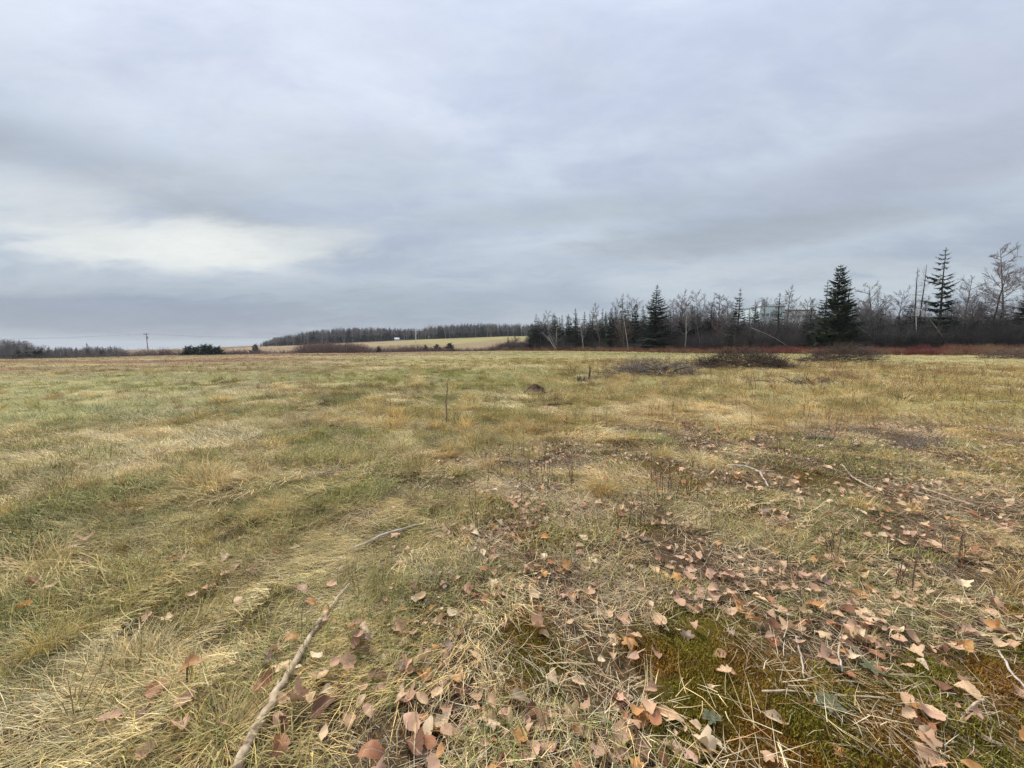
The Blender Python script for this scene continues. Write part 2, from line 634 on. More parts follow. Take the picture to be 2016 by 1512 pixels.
def build_ground():
    th = np.concatenate([np.linspace(-68, 68, 320), np.linspace(72, 288, 56)])
    th = np.radians(th)
    rr = [0.25]
    while rr[-1] < 2600:
        r = rr[-1]
        rr.append(r * (1.014 if r < 4 else 1.022 if r < 900 else 1.06))
    rr = np.array(rr)
    nt, nr = len(th), len(rr)
    R, T = np.meshgrid(rr, th, indexing='ij')
    x, y = R * np.sin(T), R * np.cos(T)
    z = H(x, y)
    V = np.stack([x, y, z], -1).reshape(-1, 3)
    V = np.vstack([V, [[0, 0, float(H(0.0, 0.0))]]])
    i = np.arange(nr - 1)[:, None] * nt
    k = np.arange(nt)[None, :]
    k2 = (k + 1) % nt
    Q = np.stack([i + k2, i + k, i + nt + k, i + nt + k2], -1).reshape(-1, 4)
    c0 = len(V) - 1
    tri = np.stack([np.full(nt, c0), k[0], k2[0]], -1)
    me = bpy.data.meshes.new('field')
    nv, nq = len(V), len(Q)
    me.vertices.add(nv)
    me.vertices.foreach_set('co', V.ravel())
    me.loops.add(nq * 4 + nt * 3)
    me.loops.foreach_set('vertex_index', np.concatenate([Q.ravel(), tri[:, ::-1].ravel()]).astype(np.int32))
    me.polygons.add(nq + nt)
    st = np.concatenate([np.arange(nq) * 4, nq * 4 + np.arange(nt) * 3]).astype(np.int32)
    me.polygons.foreach_set('loop_start', st)
    me.polygons.foreach_set('use_smooth', [True] * (nq + nt))
    me.update(calc_edges=True)
    me.validate()
    C = zone_colors(V[:, 0], V[:, 1])
    at = me.attributes.new('soilcol', 'FLOAT_COLOR', 'POINT')
    at.data.foreach_set('color', np.concatenate([C, np.ones((nv, 1))], 1).ravel())
    me.materials.append(MATS['field_ground'])
    o = link('ground', me)
    tag(o, kind='structure')
    return o


build_ground()

# ------------------------------------------------------------------ scattering: one object of kind stuff per cover
_groups = {}


def scatter(name, pts, rot, scl, idx, tint, sources, label, cat):
    """cover made of many clumps: each point of the mesh carries one clump of the list"""
    pts = np.asarray(pts, float)
    n = len(pts)
    src = bpy.data.collections.new(name + '_clumps')
    for i, me in enumerate(sources):
        so = bpy.data.objects.new('%s_clump_%02d' % (name, i), me)
        src.objects.link(so)
    me = bpy.data.meshes.new(name)
    me.vertices.add(n)
    me.vertices.foreach_set('co', pts.ravel())
    a = me.attributes.new('rot', 'FLOAT_VECTOR', 'POINT')
    a.data.foreach_set('vector', np.asarray(rot, float).ravel())
    a = me.attributes.new('scl', 'FLOAT_VECTOR', 'POINT')
    scl = np.asarray(scl, float)
    if scl.ndim == 1:
        scl = np.repeat(scl[:, None], 3, 1)
    a.data.foreach_set('vector', scl.ravel())
    a = me.attributes.new('idx', 'INT', 'POINT')
    a.data.foreach_set('value', np.asarray(idx).astype(np.int32))
    a = me.attributes.new('tint', 'FLOAT_COLOR', 'POINT')
    tint = np.asarray(tint, float)
    a.data.foreach_set('color', np.concatenate([tint, np.ones((n, 1))], 1).ravel())
    o = link(name, me)
    g = bpy.data.node_groups.new(name + '_scatter', 'GeometryNodeTree')
    g.interface.new_socket('Geometry', in_out='INPUT', socket_type='NodeSocketGeometry')
    g.interface.new_socket('Geometry', in_out='OUTPUT', socket_type='NodeSocketGeometry')
    gi, go = g.nodes.new('NodeGroupInput'), g.nodes.new('NodeGroupOutput')
    ci = g.nodes.new('GeometryNodeCollectionInfo')
    ci.inputs['Collection'].default_value = src
    ci.inputs['Separate Children'].default_value = True
    ci.inputs['Reset Children'].default_value = True
    ip = g.nodes.new('GeometryNodeInstanceOnPoints')
    ip.inputs['Pick Instance'].default_value = True

    def na(nm, tp):
        q = g.nodes.new('GeometryNodeInputNamedAttribute')
        q.data_type = tp
        q.inputs['Name'].default_value = nm
        return q.outputs['Attribute']
    lk = g.links.new
    lk(gi.outputs[0], ip.inputs['Points'])
    lk(ci.outputs[0], ip.inputs['Instance'])
    lk(na('idx', 'INT'), ip.inputs['Instance Index'])
    e2r = g.nodes.new('FunctionNodeEulerToRotation')
    lk(na('rot', 'FLOAT_VECTOR'), e2r.inputs[0])
    lk(e2r.outputs[0], ip.inputs['Rotation'])
    lk(na('scl', 'FLOAT_VECTOR'), ip.inputs['Scale'])
    lk(ip.outputs[0], go.inputs[0])
    md = o.modifiers.new('scatter', 'NODES')
    md.node_group = g
    tag(o, label, cat, kind='stuff')
    return o


def blade(mb, p, az, length, lift, droop, width, col, seg=4, wav=0.0):
    """one grass blade: a bent ribbon leaving the ground at angle lift and bowing over"""
    V, F = [], []
    pos = np.array(p, float)
    el = lift
    st = length / seg
    a = az
    for i in range(seg + 1):
        w = width * (1 - (i / seg) ** 1.6) * 0.5 + 0.0002
        sx, sy = -math.sin(a) * w, math.cos(a) * w
        V.append((pos[0] + sx, pos[1] + sy, pos[2]))
        V.append((pos[0] - sx, pos[1] - sy, pos[2]))
        pos = pos + st * np.array([math.cos(el) * math.cos(a), math.cos(el) * math.sin(a), math.sin(el)])
        if pos[2] < 0.004 + 0.01 * random.random():
            pos[2] = 0.004 + 0.01 * random.random()
            el = abs(el) * 0.4
        el -= droop / seg
        a += random.gauss(0, wav)
    for i in range(seg):
        F.append((2 * i, 2 * i + 1, 2 * i + 3, 2 * i + 2))
    mb.add(V, F, col)


def bcol(lo=0.6, hi=1.25, strawp=0.0, red=0.0):
    """shade of one blade against its clump"""
    v = random.uniform(lo, hi)
    c = np.array([v, v, v])
    if random.random() < strawp:
        c = c * np.array([1.35, 1.15, 0.95])
    if random.random() < red:
        c = c * np.array([0.8, 0.55, 0.45])
    return c


def tuft_mat(n, rad, ln, lift, droop, w, spread, strawp, seg=4, lo=0.55, hi=1.25, radial=False, wav=0.12, red=0.03):
    mb = MB()
    for _ in range(n):
        r = rad * math.sqrt(random.random())
        t = random.uniform(0, 2 * math.pi)
        p = (r * math.cos(t), r * math.sin(t), random.uniform(-0.005, 0.01))
        az = (t + random.gauss(0, 0.7)) if radial else random.gauss(0, spread)
        blade(mb, p, az, random.uniform(*ln), random.uniform(*lift), random.uniform(*droop), random.uniform(*w), bcol(lo, hi, strawp, red), seg, wav)
    return mb.mesh('clump', 'grass_blades', shade=True)


def build_grass():
    src, kinds = [], {}

    def reg(k, lst):
        kinds[k] = list(range(len(src), len(src) + len(lst)))
        src.extend(lst)
    R = math.radians
    # matted straw, combed one way
    reg('mat', [tuft_mat(430, 0.32, (0.07, 0.24), (R(2), R(34)), (R(10), R(85)), (0.0015, 0.0031), 0.5, 0.3, lo=0.32, hi=1.35, wav=0.15) for _ in range(5)])
    # short green turf
    reg('turf', [tuft_mat(360, 0.27, (0.04, 0.13), (R(20), R(80)), (R(30), R(110)), (0.0016, 0.003), 1.6, 0.25, 3, lo=0.45, hi=1.3) for _ in range(4)])
    # standing tussock
    reg('tussock', [tuft_mat(240, 0.10, (0.12, 0.32), (R(35), R(86)), (R(40), R(112)), (0.0015, 0.003), 1.0, 0.35, 5, lo=0.4, hi=1.3, radial=True, wav=0.07) for _ in range(4)])
    # domed tussocks
    reg('hummock', [tuft_mat(380, 0.15, (0.12, 0.27), (R(28), R(88)), (R(60), R(130)), (0.0018, 0.0036), 1.0, 0.3, 5, lo=0.35, hi=1.3, radial=True, wav=0.09) for _ in range(4)])
    # stiff broken straws lying every way
    reg('straw', [tuft_mat(130, 0.32, (0.03, 0.17), (R(-2), R(16)), (R(-6), R(12)), (0.0013, 0.003), 3.0, 0.25, 2, 0.35, 1.3, wav=0.12, red=0.2) for _ in range(5)])
    # chaff and crumbs on the open ground
    reg('chaff', [tuft_mat(170, 0.26, (0.008, 0.04), (R(-2), R(25)), (R(-5), R(30)), (0.0015, 0.006), 3.0, 0.25, 2, 0.3, 1.3, wav=0.4, red=0.3) for _ in range(3)])
    # coarser cover for the middle distance
    reg('mid', [tuft_mat(170, 0.45, (0.12, 0.32), (R(6), R(60)), (R(20), R(100)), (0.005, 0.010), 0.8, 0.3, 3, lo=0.4, hi=1.3) for _ in range(4)])
    reg('midtus', [tuft_mat(60, 0.12, (0.2, 0.42), (R(40), R(85)), (R(30), R(100)), (0.005, 0.009), 1.0, 0.3, 3, radial=True) for _ in range(3)])
    reg('far', [tuft_mat(60, 0.75, (0.2, 0.45), (R(8), R(50)), (R(20), R(70)), (0.02, 0.035), 1.2, 0.25, 2) for _ in range(3)])
    # moss cushions
    reg('moss', [tuft_mat(360, 0.09, (0.007, 0.018), (R(55), R(90)), (R(0), R(50)), (0.002, 0.004), 3.0, 0.0, 2, 0.6, 1.4, red=0.12) for _ in range(3)])

    P, RO, S, I, T = [], [], [], [], []

    STRAW = np.array([0.72, 0.55, 0.25])
    PALE = np.array([0.82, 0.69, 0.38])
    GREEN = np.array([0.28, 0.295, 0.09])
    OLIVE = np.array([0.45, 0.39, 0.14])
    GOLD = np.array([0.60, 0.475, 0.21])
    GREY = np.array([0.50, 0.42, 0.29])
    RUSS = np.array([0.40, 0.27, 0.155])

    def sector(n, r0, r1, half=62):
        r = np.sqrt(RNG.uniform(r0 * r0, r1 * r1, n))
        t = np.radians(RNG.uniform(-half, half, n))
        return r * np.sin(t), r * np.cos(t)

    def put(x, y, kind, scale, tint, az=None, tilt=0.08, lift=0.0, var=(0.78, 1.15)):
        n = len(x)
        if n == 0:
            return
        z = H(x, y) + lift
        P.append(np.stack([x, y, z], -1))
        a = RNG.uniform(0, 2 * np.pi, n) if az is None else az
        RO.append(np.stack([RNG.normal(0, tilt, n), RNG.normal(0, tilt, n), a], -1))
        S.append(np.stack([scale, scale, scale * RNG.uniform(0.8, 1.2, n)], -1))
        I.append(RNG.choice(kinds[kind], n))
        T.append(tint * RNG.uniform(*var, (n, 1)))

    def lerp(a, b, f):
        f = np.clip(np.asarray(f), 0, 1)[:, None]
        return a * (1 - f) + b * f

    def flow(x, y):
        # the straw lies combed: mostly sideways, swirling
        return math.pi + (fb(x, y, 1.5, 71) - 0.5) * 4.4 + 0.5

    def area(r0, r1, half=62):
        return (r1 * r1 - r0 * r0) * math.radians(half)

    for (r0, r1, dens) in ((0.7, 4.5, 1.0), (4.5, 12.0, 0.62)):
        A = area(r0, r1)
        sc = 1.0 if r0 < 2 else 1.25
        # ---- straw mats
        x, y = sector(int(A * 24 * dens), r0, r1)
        li, mo, ri = litter_m(x, y), moss_m(x, y), ridge_m(x, y)
        pat = fb(x * 0.6 + y * 0.5, y * 1.3 - x * 0.3, 0.75, 73, 4)
        right = ss(0, 3, x) * ss(5.5, 8, y)
        pr = (0.22 + 0.78 * ss(0.38, 0.62, pat)) * (1 - np.where(y > 3.2, 0.78, 0.92) * li) * (1 - 0.97 * mo)
        pr = np.maximum(pr, right * 0.95 * (1 - 0.85 * li))
        k = RNG.random(len(x)) < pr
        x, y = x[k], y[k]
        f = ss(0.3, 0.7, vn(x, y, 0.6, 75))
        tint = lerp(STRAW, PALE, f)
        g = ss(0.44, 0.7, fb(x, y * 1.6, 1.4, 77)) * ss(1.0, -2.0, x) * 0.85
        tint = lerp(tint, OLIVE, g)
        put(x, y, 'mat', RNG.uniform(0.75, 1.15, len(x)) * sc * (0.5 + 0.8 * vn(x, y, 0.45, 74)), tint, flow(x, y) + RNG.normal(0, 0.35, len(x)), tilt=0.14, var=(0.68, 1.18))
        # ---- green turf
        x, y = sector(int(A * 24 * dens), r0, r1)
        li, mo, ri = litter_m(x, y), moss_m(x, y), ridge_m(x, y)
        pat = fb(x * 0.6 + y * 0.5, y * 1.3 - x * 0.3, 0.75, 73, 4)
        pr = (0.25 + 0.75 * ss(0.6, 0.36, pat)) * (1 - 0.72 * li) * (1 - 0.9 * mo) * (1 - 0.75 * ss(0, 2.5, x) * ss(4.0, 7, y)) * (1 - 0.4 * ri) * (1 - 0.35 * ss(-0.6, 0.6, x)) * (1 + 0.5 * ss(-1.0, -2.2, x))
        k = RNG.random(len(x)) < pr
        x, y = x[k], y[k]
        f = ss(0.35, 0.7, fb(x, y, 0.9, 79))
        tint = lerp(GREEN, OLIVE, f)
        put(x, y, 'turf', RNG.uniform(0.7, 1.3, len(x)) * sc * (0.5 + 1.0 * vn(x, y, 0.5, 76)), tint, tilt=0.12, var=(0.6, 1.25))
        # ---- standing tussocks
        x, y = sector(int(A * 17 * dens), r0, r1)
        ri, li, mo = ridge_m(x, y), litter_m(x, y), moss_m(x, y)
        tus = ss(0.46, 0.66, fb(x, y, 0.55, 81)) * 0.75
        pr = np.clip(ri * 1.3 + tus * (1 - 0.8 * li) * (1 - mo), 0, 1)
        k = RNG.random(len(x)) < pr
        x, y, ri = x[k], y[k], ri[k]
        tint = lerp(lerp(OLIVE, STRAW, ss(0.3, 0.7, vn(x, y, 0.9, 82)) * 0.8 + 0.2 * RNG.random(len(x))), GOLD * 1.3, ri * 0.6)
        put(x, y, 'tussock', RNG.uniform(0.4, 1.05, len(x)) * (0.75 + 0.6 * ri), tint, tilt=0.28, var=(0.6, 1.3))
        # ---- loose straws
        x, y = sector(int(A * 24 * dens), r0, r1)
        li, mo = litter_m(x, y), moss_m(x, y)
        pr = (0.12 + 0.85 * li + 0.25 * mo * (1 - li)) * (1 - 0.72 * mo * ss(2.3, 1.8, y))
        k = RNG.random(len(x)) < pr
        x, y = x[k], y[k]
        tint = lerp(GREY, PALE, RNG.random(len(x)) * 0.8)
        put(x, y, 'straw', RNG.uniform(0.7, 1.3, len(x)), tint, tilt=0.12, lift=0.012)
        x, y = sector(int(A * 22 * dens), r0, r1)
        k = RNG.random(len(x)) < (litter_m(x, y) + 0.1) * (1 - 0.6 * moss_m(x, y))
        x, y = x[k], y[k]
        tint = lerp(np.array([0.22, 0.145, 0.085]), GREY, RNG.random(len(x)) * 0.8)
        put(x, y, 'chaff', RNG.uniform(0.8, 1.3, len(x)), tint, tilt=0.05, lift=0.006)
        # ---- moss
        if r0 < 2:
            x, y = sector(int(A * 130), r0, r1)
            k = RNG.random(len(x)) < ss(0.25, 0.7, moss_m(x, y))
            x, y = x[k], y[k]
            q = ss(0.48, 0.74, fb(x, y, 0.16, 57))
            tint = lerp(np.array([0.225, 0.20, 0.025]), np.array([0.32, 0.155, 0.026]), q)
            put(x, y, 'moss', RNG.uniform(0.8, 1.5, len(x)), tint)

    # ---- domed tussocks through the grass
    A = area(2.2, 26)
    x, y = sector(int(A * 3.0), 2.2, 26)
    r_ = np.hypot(x, y)
    pr = ss(0.42, 0.62, fb(x, y, 1.3, 101)) * (1 - 0.93 * litter_m(x, y)) * (1 - moss_m(x, y)) * np.interp(r_, [2.2, 8, 14, 26], [0.8, 0.7, 0.3, 0.1])
    k = RNG.random(len(x)) < pr
    x, y, r_ = x[k], y[k], r_[k]
    g = ss(0.4, 0.62, fb(x, y, 2.0, 103)) * ss(6, -3, x)
    tint = lerp(lerp(STRAW, PALE, RNG.random(len(x))), lerp(GREEN, OLIVE, RNG.random(len(x))), g * 0.95)
    put(x, y, 'hummock', RNG.uniform(0.65, 1.35, len(x)) * np.interp(r_, [2.2, 4, 26], [0.7, 1.0, 1.35]), tint, tilt=0.25, var=(0.55, 1.2))
    # ---- middle distance
    A = area(12, 48)
    x, y = sector(int(A * 5.6), 11, 48)
    k = RNG.random(len(x)) < np.interp(np.hypot(x, y), [12, 20, 48], [1.0, 0.75, 0.22])
    x, y = x[k], y[k]
    gl = ss(0.30, 0.57, fb(x * 0.6, y * 1.7, 2.6, 83, 4)) * (0.25 + 0.75 * ss(12, -4, x))
    f = ss(0.3, 0.7, vn(x, y, 1.5, 85))
    tint = lerp(lerp(np.array([0.62, 0.515, 0.26]), PALE, f), GREEN * 1.25, gl * 0.9)
    rus = ss(0.6, 0.75, fb(x, y * 1.5, 4.0, 87))
    rus = np.maximum(rus * 0.5, 0.75 * ss(-4, -14, x) * ss(16, 26, y) * ss(0.4, 0.6, fb(x * 0.5, y * 1.6, 9, 88, 4)))
    tint = lerp(tint, RUSS, rus)
    put(x, y, 'mid', RNG.uniform(0.7, 1.2, len(x)) * np.where(x > 0, 1.0, 0.8), tint, flow(x * 0.5, y * 0.5) + RNG.normal(0, 0.5, len(x)), tilt=0.12, var=(0.62, 1.2))
    x, y = sector(int(A * 2.6), 9, 48)
    k = RNG.random(len(x)) < ss(0.42, 0.66, fb(x, y, 1.6, 89)) * (0.45 + 0.55 * ss(-6, 4, x)) * np.interp(np.hypot(x, y), [9, 20, 48], [1, 0.9, 0.5])
    x, y = x[k], y[k]
    q = ss(0.35, 0.65, fb(x, y, 2.4, 90))
    tint = lerp(lerp(GREEN * 1.1, OLIVE, RNG.random(len(x))), lerp(STRAW, RUSS, RNG.random(len(x)) * 0.8), np.clip(q + ss(-2, 8, x) * 0.6, 0, 1))
    put(x, y, 'midtus', RNG.uniform(0.5, 1.15, len(x)), tint, tilt=0.28, var=(0.55, 1.2))
    # ---- far part of the field
    A = area(48, 165)
    x, y = sector(int(A * 0.75), 48, 165)
    d = (y - (165 + 0.377 * x)) / 1.07
    k = d < -6
    x, y = x[k], y[k]
    tint = zone_colors(x, y) * 1.25
    put(x, y, 'far', RNG.uniform(0.6, 1.1, len(x)) * 0.8, tint)
    P_, R_, S_, I_, T_ = (np.concatenate(q) for q in (P, RO, S, I, T))
    scatter('grass', P_, R_, S_, I_, T_, src, 'matted straw coloured and green grass covering the field', 'grass')


build_grass()

# ------------------------------------------------------------------ trees: a few grown shapes of each kind, unit height
def rot_between(d, up=(0, 0, 1)):
    return Vector(d).to_track_quat('Z', 'Y').to_matrix()


def conifer(seed, R=0.17, t0=0.04, whorls=36, nb=7, prof=0.85, gap=0.0, droop=0.25, col=(0.042, 0.060, 0.034), ragged=0.25, dense=1.0, lean=0.0):
    """spruce: tapered trunk, tiers of drooping boughs carrying flat needle sprays; height 1"""
    rnd = random.Random(seed)
    tr, cr = MB(), MB()
    if not lean:
        lean = rnd.uniform(-0.025, 0.025)
    fa, fs = rnd.uniform(0, 6.28), rnd.uniform(0.1, 0.3)
    holes = [(rnd.uniform(0.15, 0.85), rnd.uniform(0, 6.28)) for _ in range(5)]
    pts = [np.array([lean * t * t, 0.004 * math.sin(7 * t), t]) for t in np.linspace(-0.02, 1, 9)]
    tr.tube(pts, [0.013 * (1 - t) + 0.0012 for t in np.linspace(0, 1, 9)], 6)
    for w in range(whorls):
        t = t0 + (1 - t0) * (w + rnd.uniform(-0.3, 0.3)) / whorls
        if t > 0.985 or rnd.random() < gap:
            continue
        k = max(4, int(nb * (0.55 + 0.45 * (1 - t)) + rnd.uniform(-1, 1)))
        a0 = rnd.uniform(0, 6.28)
        lw = R * ((1 - t) ** prof) * (0.88 + 0.24 * rnd.random()) * (0.72 + 0.28 * min(1, (t - t0) / 0.12))
        for j in range(k):
            az = a0 + 6.28 * j / k + rnd.gauss(0, 0.18)
            ln = max(0.012, lw * rnd.uniform(1 - 2 * ragged, 1 + ragged * 0.6) * (1 + fs * math.cos(az - fa)))
            for ht_, ha_ in holes:
                if abs(t - ht_) < 0.05 and math.cos(az - ha_) > 0.6:
                    ln *= 0.45
            el = 0.55 * t - 0.12 - droop * (1 - t) + rnd.gauss(0, 0.08)
            n = 5
            pos = np.array([lean * t * t, 0, t])
            path, e = [pos], el
            for i in range(n):
                pos = pos + ln / n * np.array([math.cos(e) * math.cos(az), math.cos(e) * math.sin(az), math.sin(e)])
                e += 0.10
                path.append(pos)
            side = np.array([-math.sin(az), math.cos(az), 0])
            fw = np.array([math.cos(az), math.sin(az), 0])
            sh = rnd.uniform(0.6, 1.35)
            c = np.array(col) * sh * np.array([rnd.uniform(0.9, 1.15), 1, rnd.uniform(0.85, 1.1)])
            m = max(3, int((5 + 60 * ln) * dense))
            for i in range(m):
                f = (i + rnd.random()) / m
                f = 0.12 + 0.88 * f
                q = path[min(n - 1, int(f * n))]
                q2 = path[min(n, int(f * n) + 1)]
                b = q + (q2 - q) * (f * n - int(f * n))
                sl = (0.36 * ln * (1.12 - f) + 0.006) * rnd.uniform(0.7, 1.2)
                for sgn in (-1, 1):
                    d = side * sgn * rnd.uniform(0.55, 1.0) + fw * rnd.uniform(0.5, 0.9) + np.array([0, 0, rnd.uniform(-0.55, 0.05)])
                    d = d / np.linalg.norm(d)
                    wv = np.cross(d, [0, 0, 1]) + np.array([0, 0, rnd.uniform(-0.5, 0.5)])
                    wv = wv / (np.linalg.norm(wv) + 1e-6) * sl * 0.22
                    mid = b + d * sl * 0.45 + np.array([0, 0, 0.02 * sl])
                    tip = b + d * sl + np.array([0, 0, -0.12 * sl])
                    cr.add([b, mid + wv, tip, mid - wv], [(0, 1, 2, 3)], c * rnd.uniform(0.75, 1.25))
            # hanging underside twigs
            if dense > 0.8:
                b = path[3]
                cr.add([path[1], b + np.array([0, 0, -0.010]), path[5] * 0.3 + b * 0.7], [(0, 1, 2)], c * 0.8)
    top = np.array([lean, 0, 1.0])
    for j in range(10):
        a = rnd.uniform(0, 6.28)
        b = top - np.array([0, 0, rnd.uniform(0.0, 0.06)])
        d = np.array([math.cos(a) * 0.5, math.sin(a) * 0.5, 0.7]) * rnd.uniform(0.012, 0.024)
        w = np.array([-math.sin(a), math.cos(a), 0]) * 0.003
        cr.add([b - w, b + w, b + d], [(0, 1, 2)], np.array(col))
    return tr.mesh('trunk', 'bark_dark', True), cr.mesh('crown', 'needles', shade=True)


def bare_tree(seed, trunk_mat='bark_grey', twig_mat='twigs_grey', first=0.3, spread=0.55, limbs=13, sub=6, twigs=6, r0=0.011, limb=0.34, up=0.5, lean=0.0, tw_r=0.0007, fork=0):
    """leafless tree: trunk, rising limbs, branches and fine twigs; height 1"""
    rnd = random.Random(seed)
    tr, cr = MB(), MB()

    def walk(p, d, ln, n, wob, bend=0.0):
        out = [np.array(p)]
        d = np.array(d, float)
        for i in range(n):
            d = d + np.array([rnd.gauss(0, wob), rnd.gauss(0, wob), rnd.gauss(0, wob) + bend])
            d = d / np.linalg.norm(d)
            out.append(out[-1] + d * ln / n)
        return out

    def along(path, f):
        k = f * (len(path) - 1)
        i = min(len(path) - 2, int(k))
        return path[i] + (path[i + 1] - path[i]) * (k - i)
    trunks = [walk((0, 0, -0.02), (lean, 0.02, 1), 1.0, 9, 0.035)]
    tr.tube(trunks[0], [r0 * (1 - t) ** 0.8 + 0.0012 for t in np.linspace(0, 1, 10)], 6)
    for _ in range(fork):
        b = along(trunks[0], rnd.uniform(0.0, 0.35))
        a = rnd.uniform(0, 6.28)
        w = walk(b, (0.35 * math.cos(a), 0.35 * math.sin(a), 1), rnd.uniform(0.55, 0.85) * (1 - b[2]), 8, 0.04)
        trunks.append(w)
        tr.tube(w, [r0 * 0.75 * (1 - t) ** 0.8 + 0.001 for t in np.linspace(0, 1, 9)], 5)
    for ti, tk in enumerate(trunks):
        for i in range(limbs if ti == 0 else int(limbs * 0.6)):
            f = first + (0.97 - first) * ((i + rnd.random()) / limbs)
            b = along(tk, f)
            a = i * 2.4 + rnd.gauss(0, 0.5)
            ln = limb * (1.05 - 0.75 * f) * rnd.uniform(0.6, 1.2)
            lp = walk(b, (spread * math.cos(a), spread * math.sin(a), up + rnd.gauss(0, 0.15)), ln, 5, 0.1, 0.05)
            cr.tube(lp, [r0 * 0.30 * (1 - t * 0.85) for t in np.linspace(0, 1, 6)], 4, cap=False)
            for j in range(sub):
                g = 0.2 + 0.8 * (j + rnd.random()) / sub
                bb = along(lp, g)
                d = lp[min(5, int(g * 5) + 1)] - lp[max(0, int(g * 5) - 1)]
                d = d / (np.linalg.norm(d) + 1e-9) + np.array([rnd.gauss(0, 0.55), rnd.gauss(0, 0.55), rnd.gauss(0.1, 0.4)])
                sp = walk(bb, d, ln * rnd.uniform(0.3, 0.55), 3, 0.15)
                cr.tube(sp, [tw_r * 2.2, tw_r * 1.8, tw_r * 1.4, tw_r], 3, cap=False)
                for k in range(twigs):
                    bt = along(sp, rnd.uniform(0.15, 1.0))
                    d2 = d / np.linalg.norm(d) + np.array([rnd.gauss(0, 0.7), rnd.gauss(0, 0.7), rnd.gauss(0.1, 0.5)])
                    tp = walk(bt, d2, ln * rnd.uniform(0.14, 0.3), 2, 0.2)
                    cr.tube(tp, [tw_r, tw_r * 0.9, tw_r * 0.6], 3, cap=False)
    return tr.mesh('trunk', trunk_mat, True), cr.mesh('crown', twig_mat)


def snag(seed):
    """dead conifer: bare straight pole with short stubs of boughs"""
    rnd = random.Random(seed)
    tr, cr = MB(), MB()
    tr.tube([np.array([0.006 * math.sin(5 * t), 0, t]) for t in np.linspace(-0.02, 1, 8)], [0.010 * (1 - t) + 0.0015 for t in np.linspace(0, 1, 8)], 6)
    for i in range(120):
        t = rnd.uniform(0.3, 0.98)
        a = rnd.uniform(0, 6.28)
        ln = 0.13 * (1.1 - t) * rnd.uniform(0.4, 1.1)
        d = np.array([math.cos(a), math.sin(a), rnd.uniform(-0.15, 0.3)])
        p = np.array([0, 0, t])
        cr.tube([p, p + d * ln * 0.5, p + d * ln + np.array([0, 0, 0.01])], [0.0011, 0.0009, 0.0005], 3, cap=False)
        for k in range(3):
            q = p + d * ln * rnd.uniform(0.3, 1)
            e = np.array([rnd.gauss(0, 1), rnd.gauss(0, 1), rnd.gauss(0, 0.5)]) * ln * 0.18
            cr.tube([q, q + e], [0.0007, 0.0004], 3, cap=False)
    return tr.mesh('trunk', 'bark_dark', True), cr.mesh('crown', 'twigs_lilac')


def shrub_mesh(seed, n=26, h=1.0, spread=0.45, mat='twigs_grey', r=0.006, tw=7, sub=4, tint=False):
    """many-stemmed leafless shrub; about h tall"""
    rnd = random.Random(seed)
    mb = MB()
    for i in range(n):
        a = rnd.uniform(0, 6.28)
        b = np.array([rnd.gauss(0, 0.16), rnd.gauss(0, 0.16), -0.05]) * h
        ln = h * rnd.uniform(0.55, 1.1)
        d = np.array([spread * math.cos(a) * rnd.random(), spread * math.sin(a) * rnd.random(), 1.0])
        d /= np.linalg.norm(d)
        m = b + d * ln * 0.5 + np.array([rnd.gauss(0, 0.04), rnd.gauss(0, 0.04), 0]) * h
        e = m + (d + np.array([rnd.gauss(0, 0.2), rnd.gauss(0, 0.2), 0.1])) * ln * 0.5
        s = rnd.uniform(0.75, 1.25)
        cc = np.array([s, s, s])
        mb.tube([b, m, e], [r * h, r * 0.75 * h, r * 0.3 * h], 3, cc, cap=False)
        for j in range(tw):
            f = rnd.uniform(0.25, 1.0)
            p = b + (m - b) * min(1, f * 2) if f < 0.5 else m + (e - m) * (f * 2 - 1)
            dd = d + np.array([rnd.gauss(0, 0.5), rnd.gauss(0, 0.5), rnd.gauss(0.1, 0.3)])
            q = p + dd / np.linalg.norm(dd) * ln * rnd.uniform(0.12, 0.34)
            mb.tube([p, q], [r * 0.45 * h, r * 0.22 * h], 3, cc, cap=False)
            for k in range(sub):
                u = p + (q - p) * rnd.uniform(0.3, 1)
                ee = np.array([rnd.gauss(0, 1), rnd.gauss(0, 1), rnd.gauss(0.4, 0.6)]) * ln * 0.07
                mb.tube([u, u + ee], [r * 0.26 * h, r * 0.14 * h], 3, cc, cap=False)
    return mb.mesh('shrub', 'twig_tint' if tint else mat, shade=tint)


CON = {
    'dense': [conifer(1, 0.25, 0.02, 34, 9, 0.78, dense=1.35, ragged=0.2), conifer(2, 0.23, 0.03, 34, 9, 0.72, dense=1.35, ragged=0.22)],
    'tiered': [conifer(3, 0.26, 0.06, 24, 8, 0.72, 0.03, 0.16, ragged=0.24, dense=1.15), conifer(4, 0.24, 0.08, 23, 8, 0.78, 0.05, 0.2, ragged=0.28, dense=1.1)],
    'narrow': [conifer(5, 0.16, 0.03, 32, 8, 0.68, ragged=0.25, dense=1.3), conifer(6, 0.18, 0.02, 30, 8, 0.72, ragged=0.3, dense=1.25, col=(0.048, 0.064, 0.038))],
    'sparse': [conifer(7, 0.19, 0.12, 22, 7, 0.75, 0.12, 0.1, ragged=0.35, dense=0.85, col=(0.055, 0.060, 0.045)), conifer(8, 0.15, 0.10, 24, 6, 0.6, 0.12, 0.15, ragged=0.35, dense=0.8, col=(0.05, 0.055, 0.04))],
    'column': [conifer(9, 0.21, 0.01, 40, 10, 0.5, droop=-0.3, dense=1.5, ragged=0.18, col=(0.040, 0.060, 0.028))],
    'bush': [conifer(10, 0.5, 0.02, 22, 14, 0.45, droop=0.0, dense=2.0, ragged=0.3, col=(0.036, 0.056, 0.034))],
}
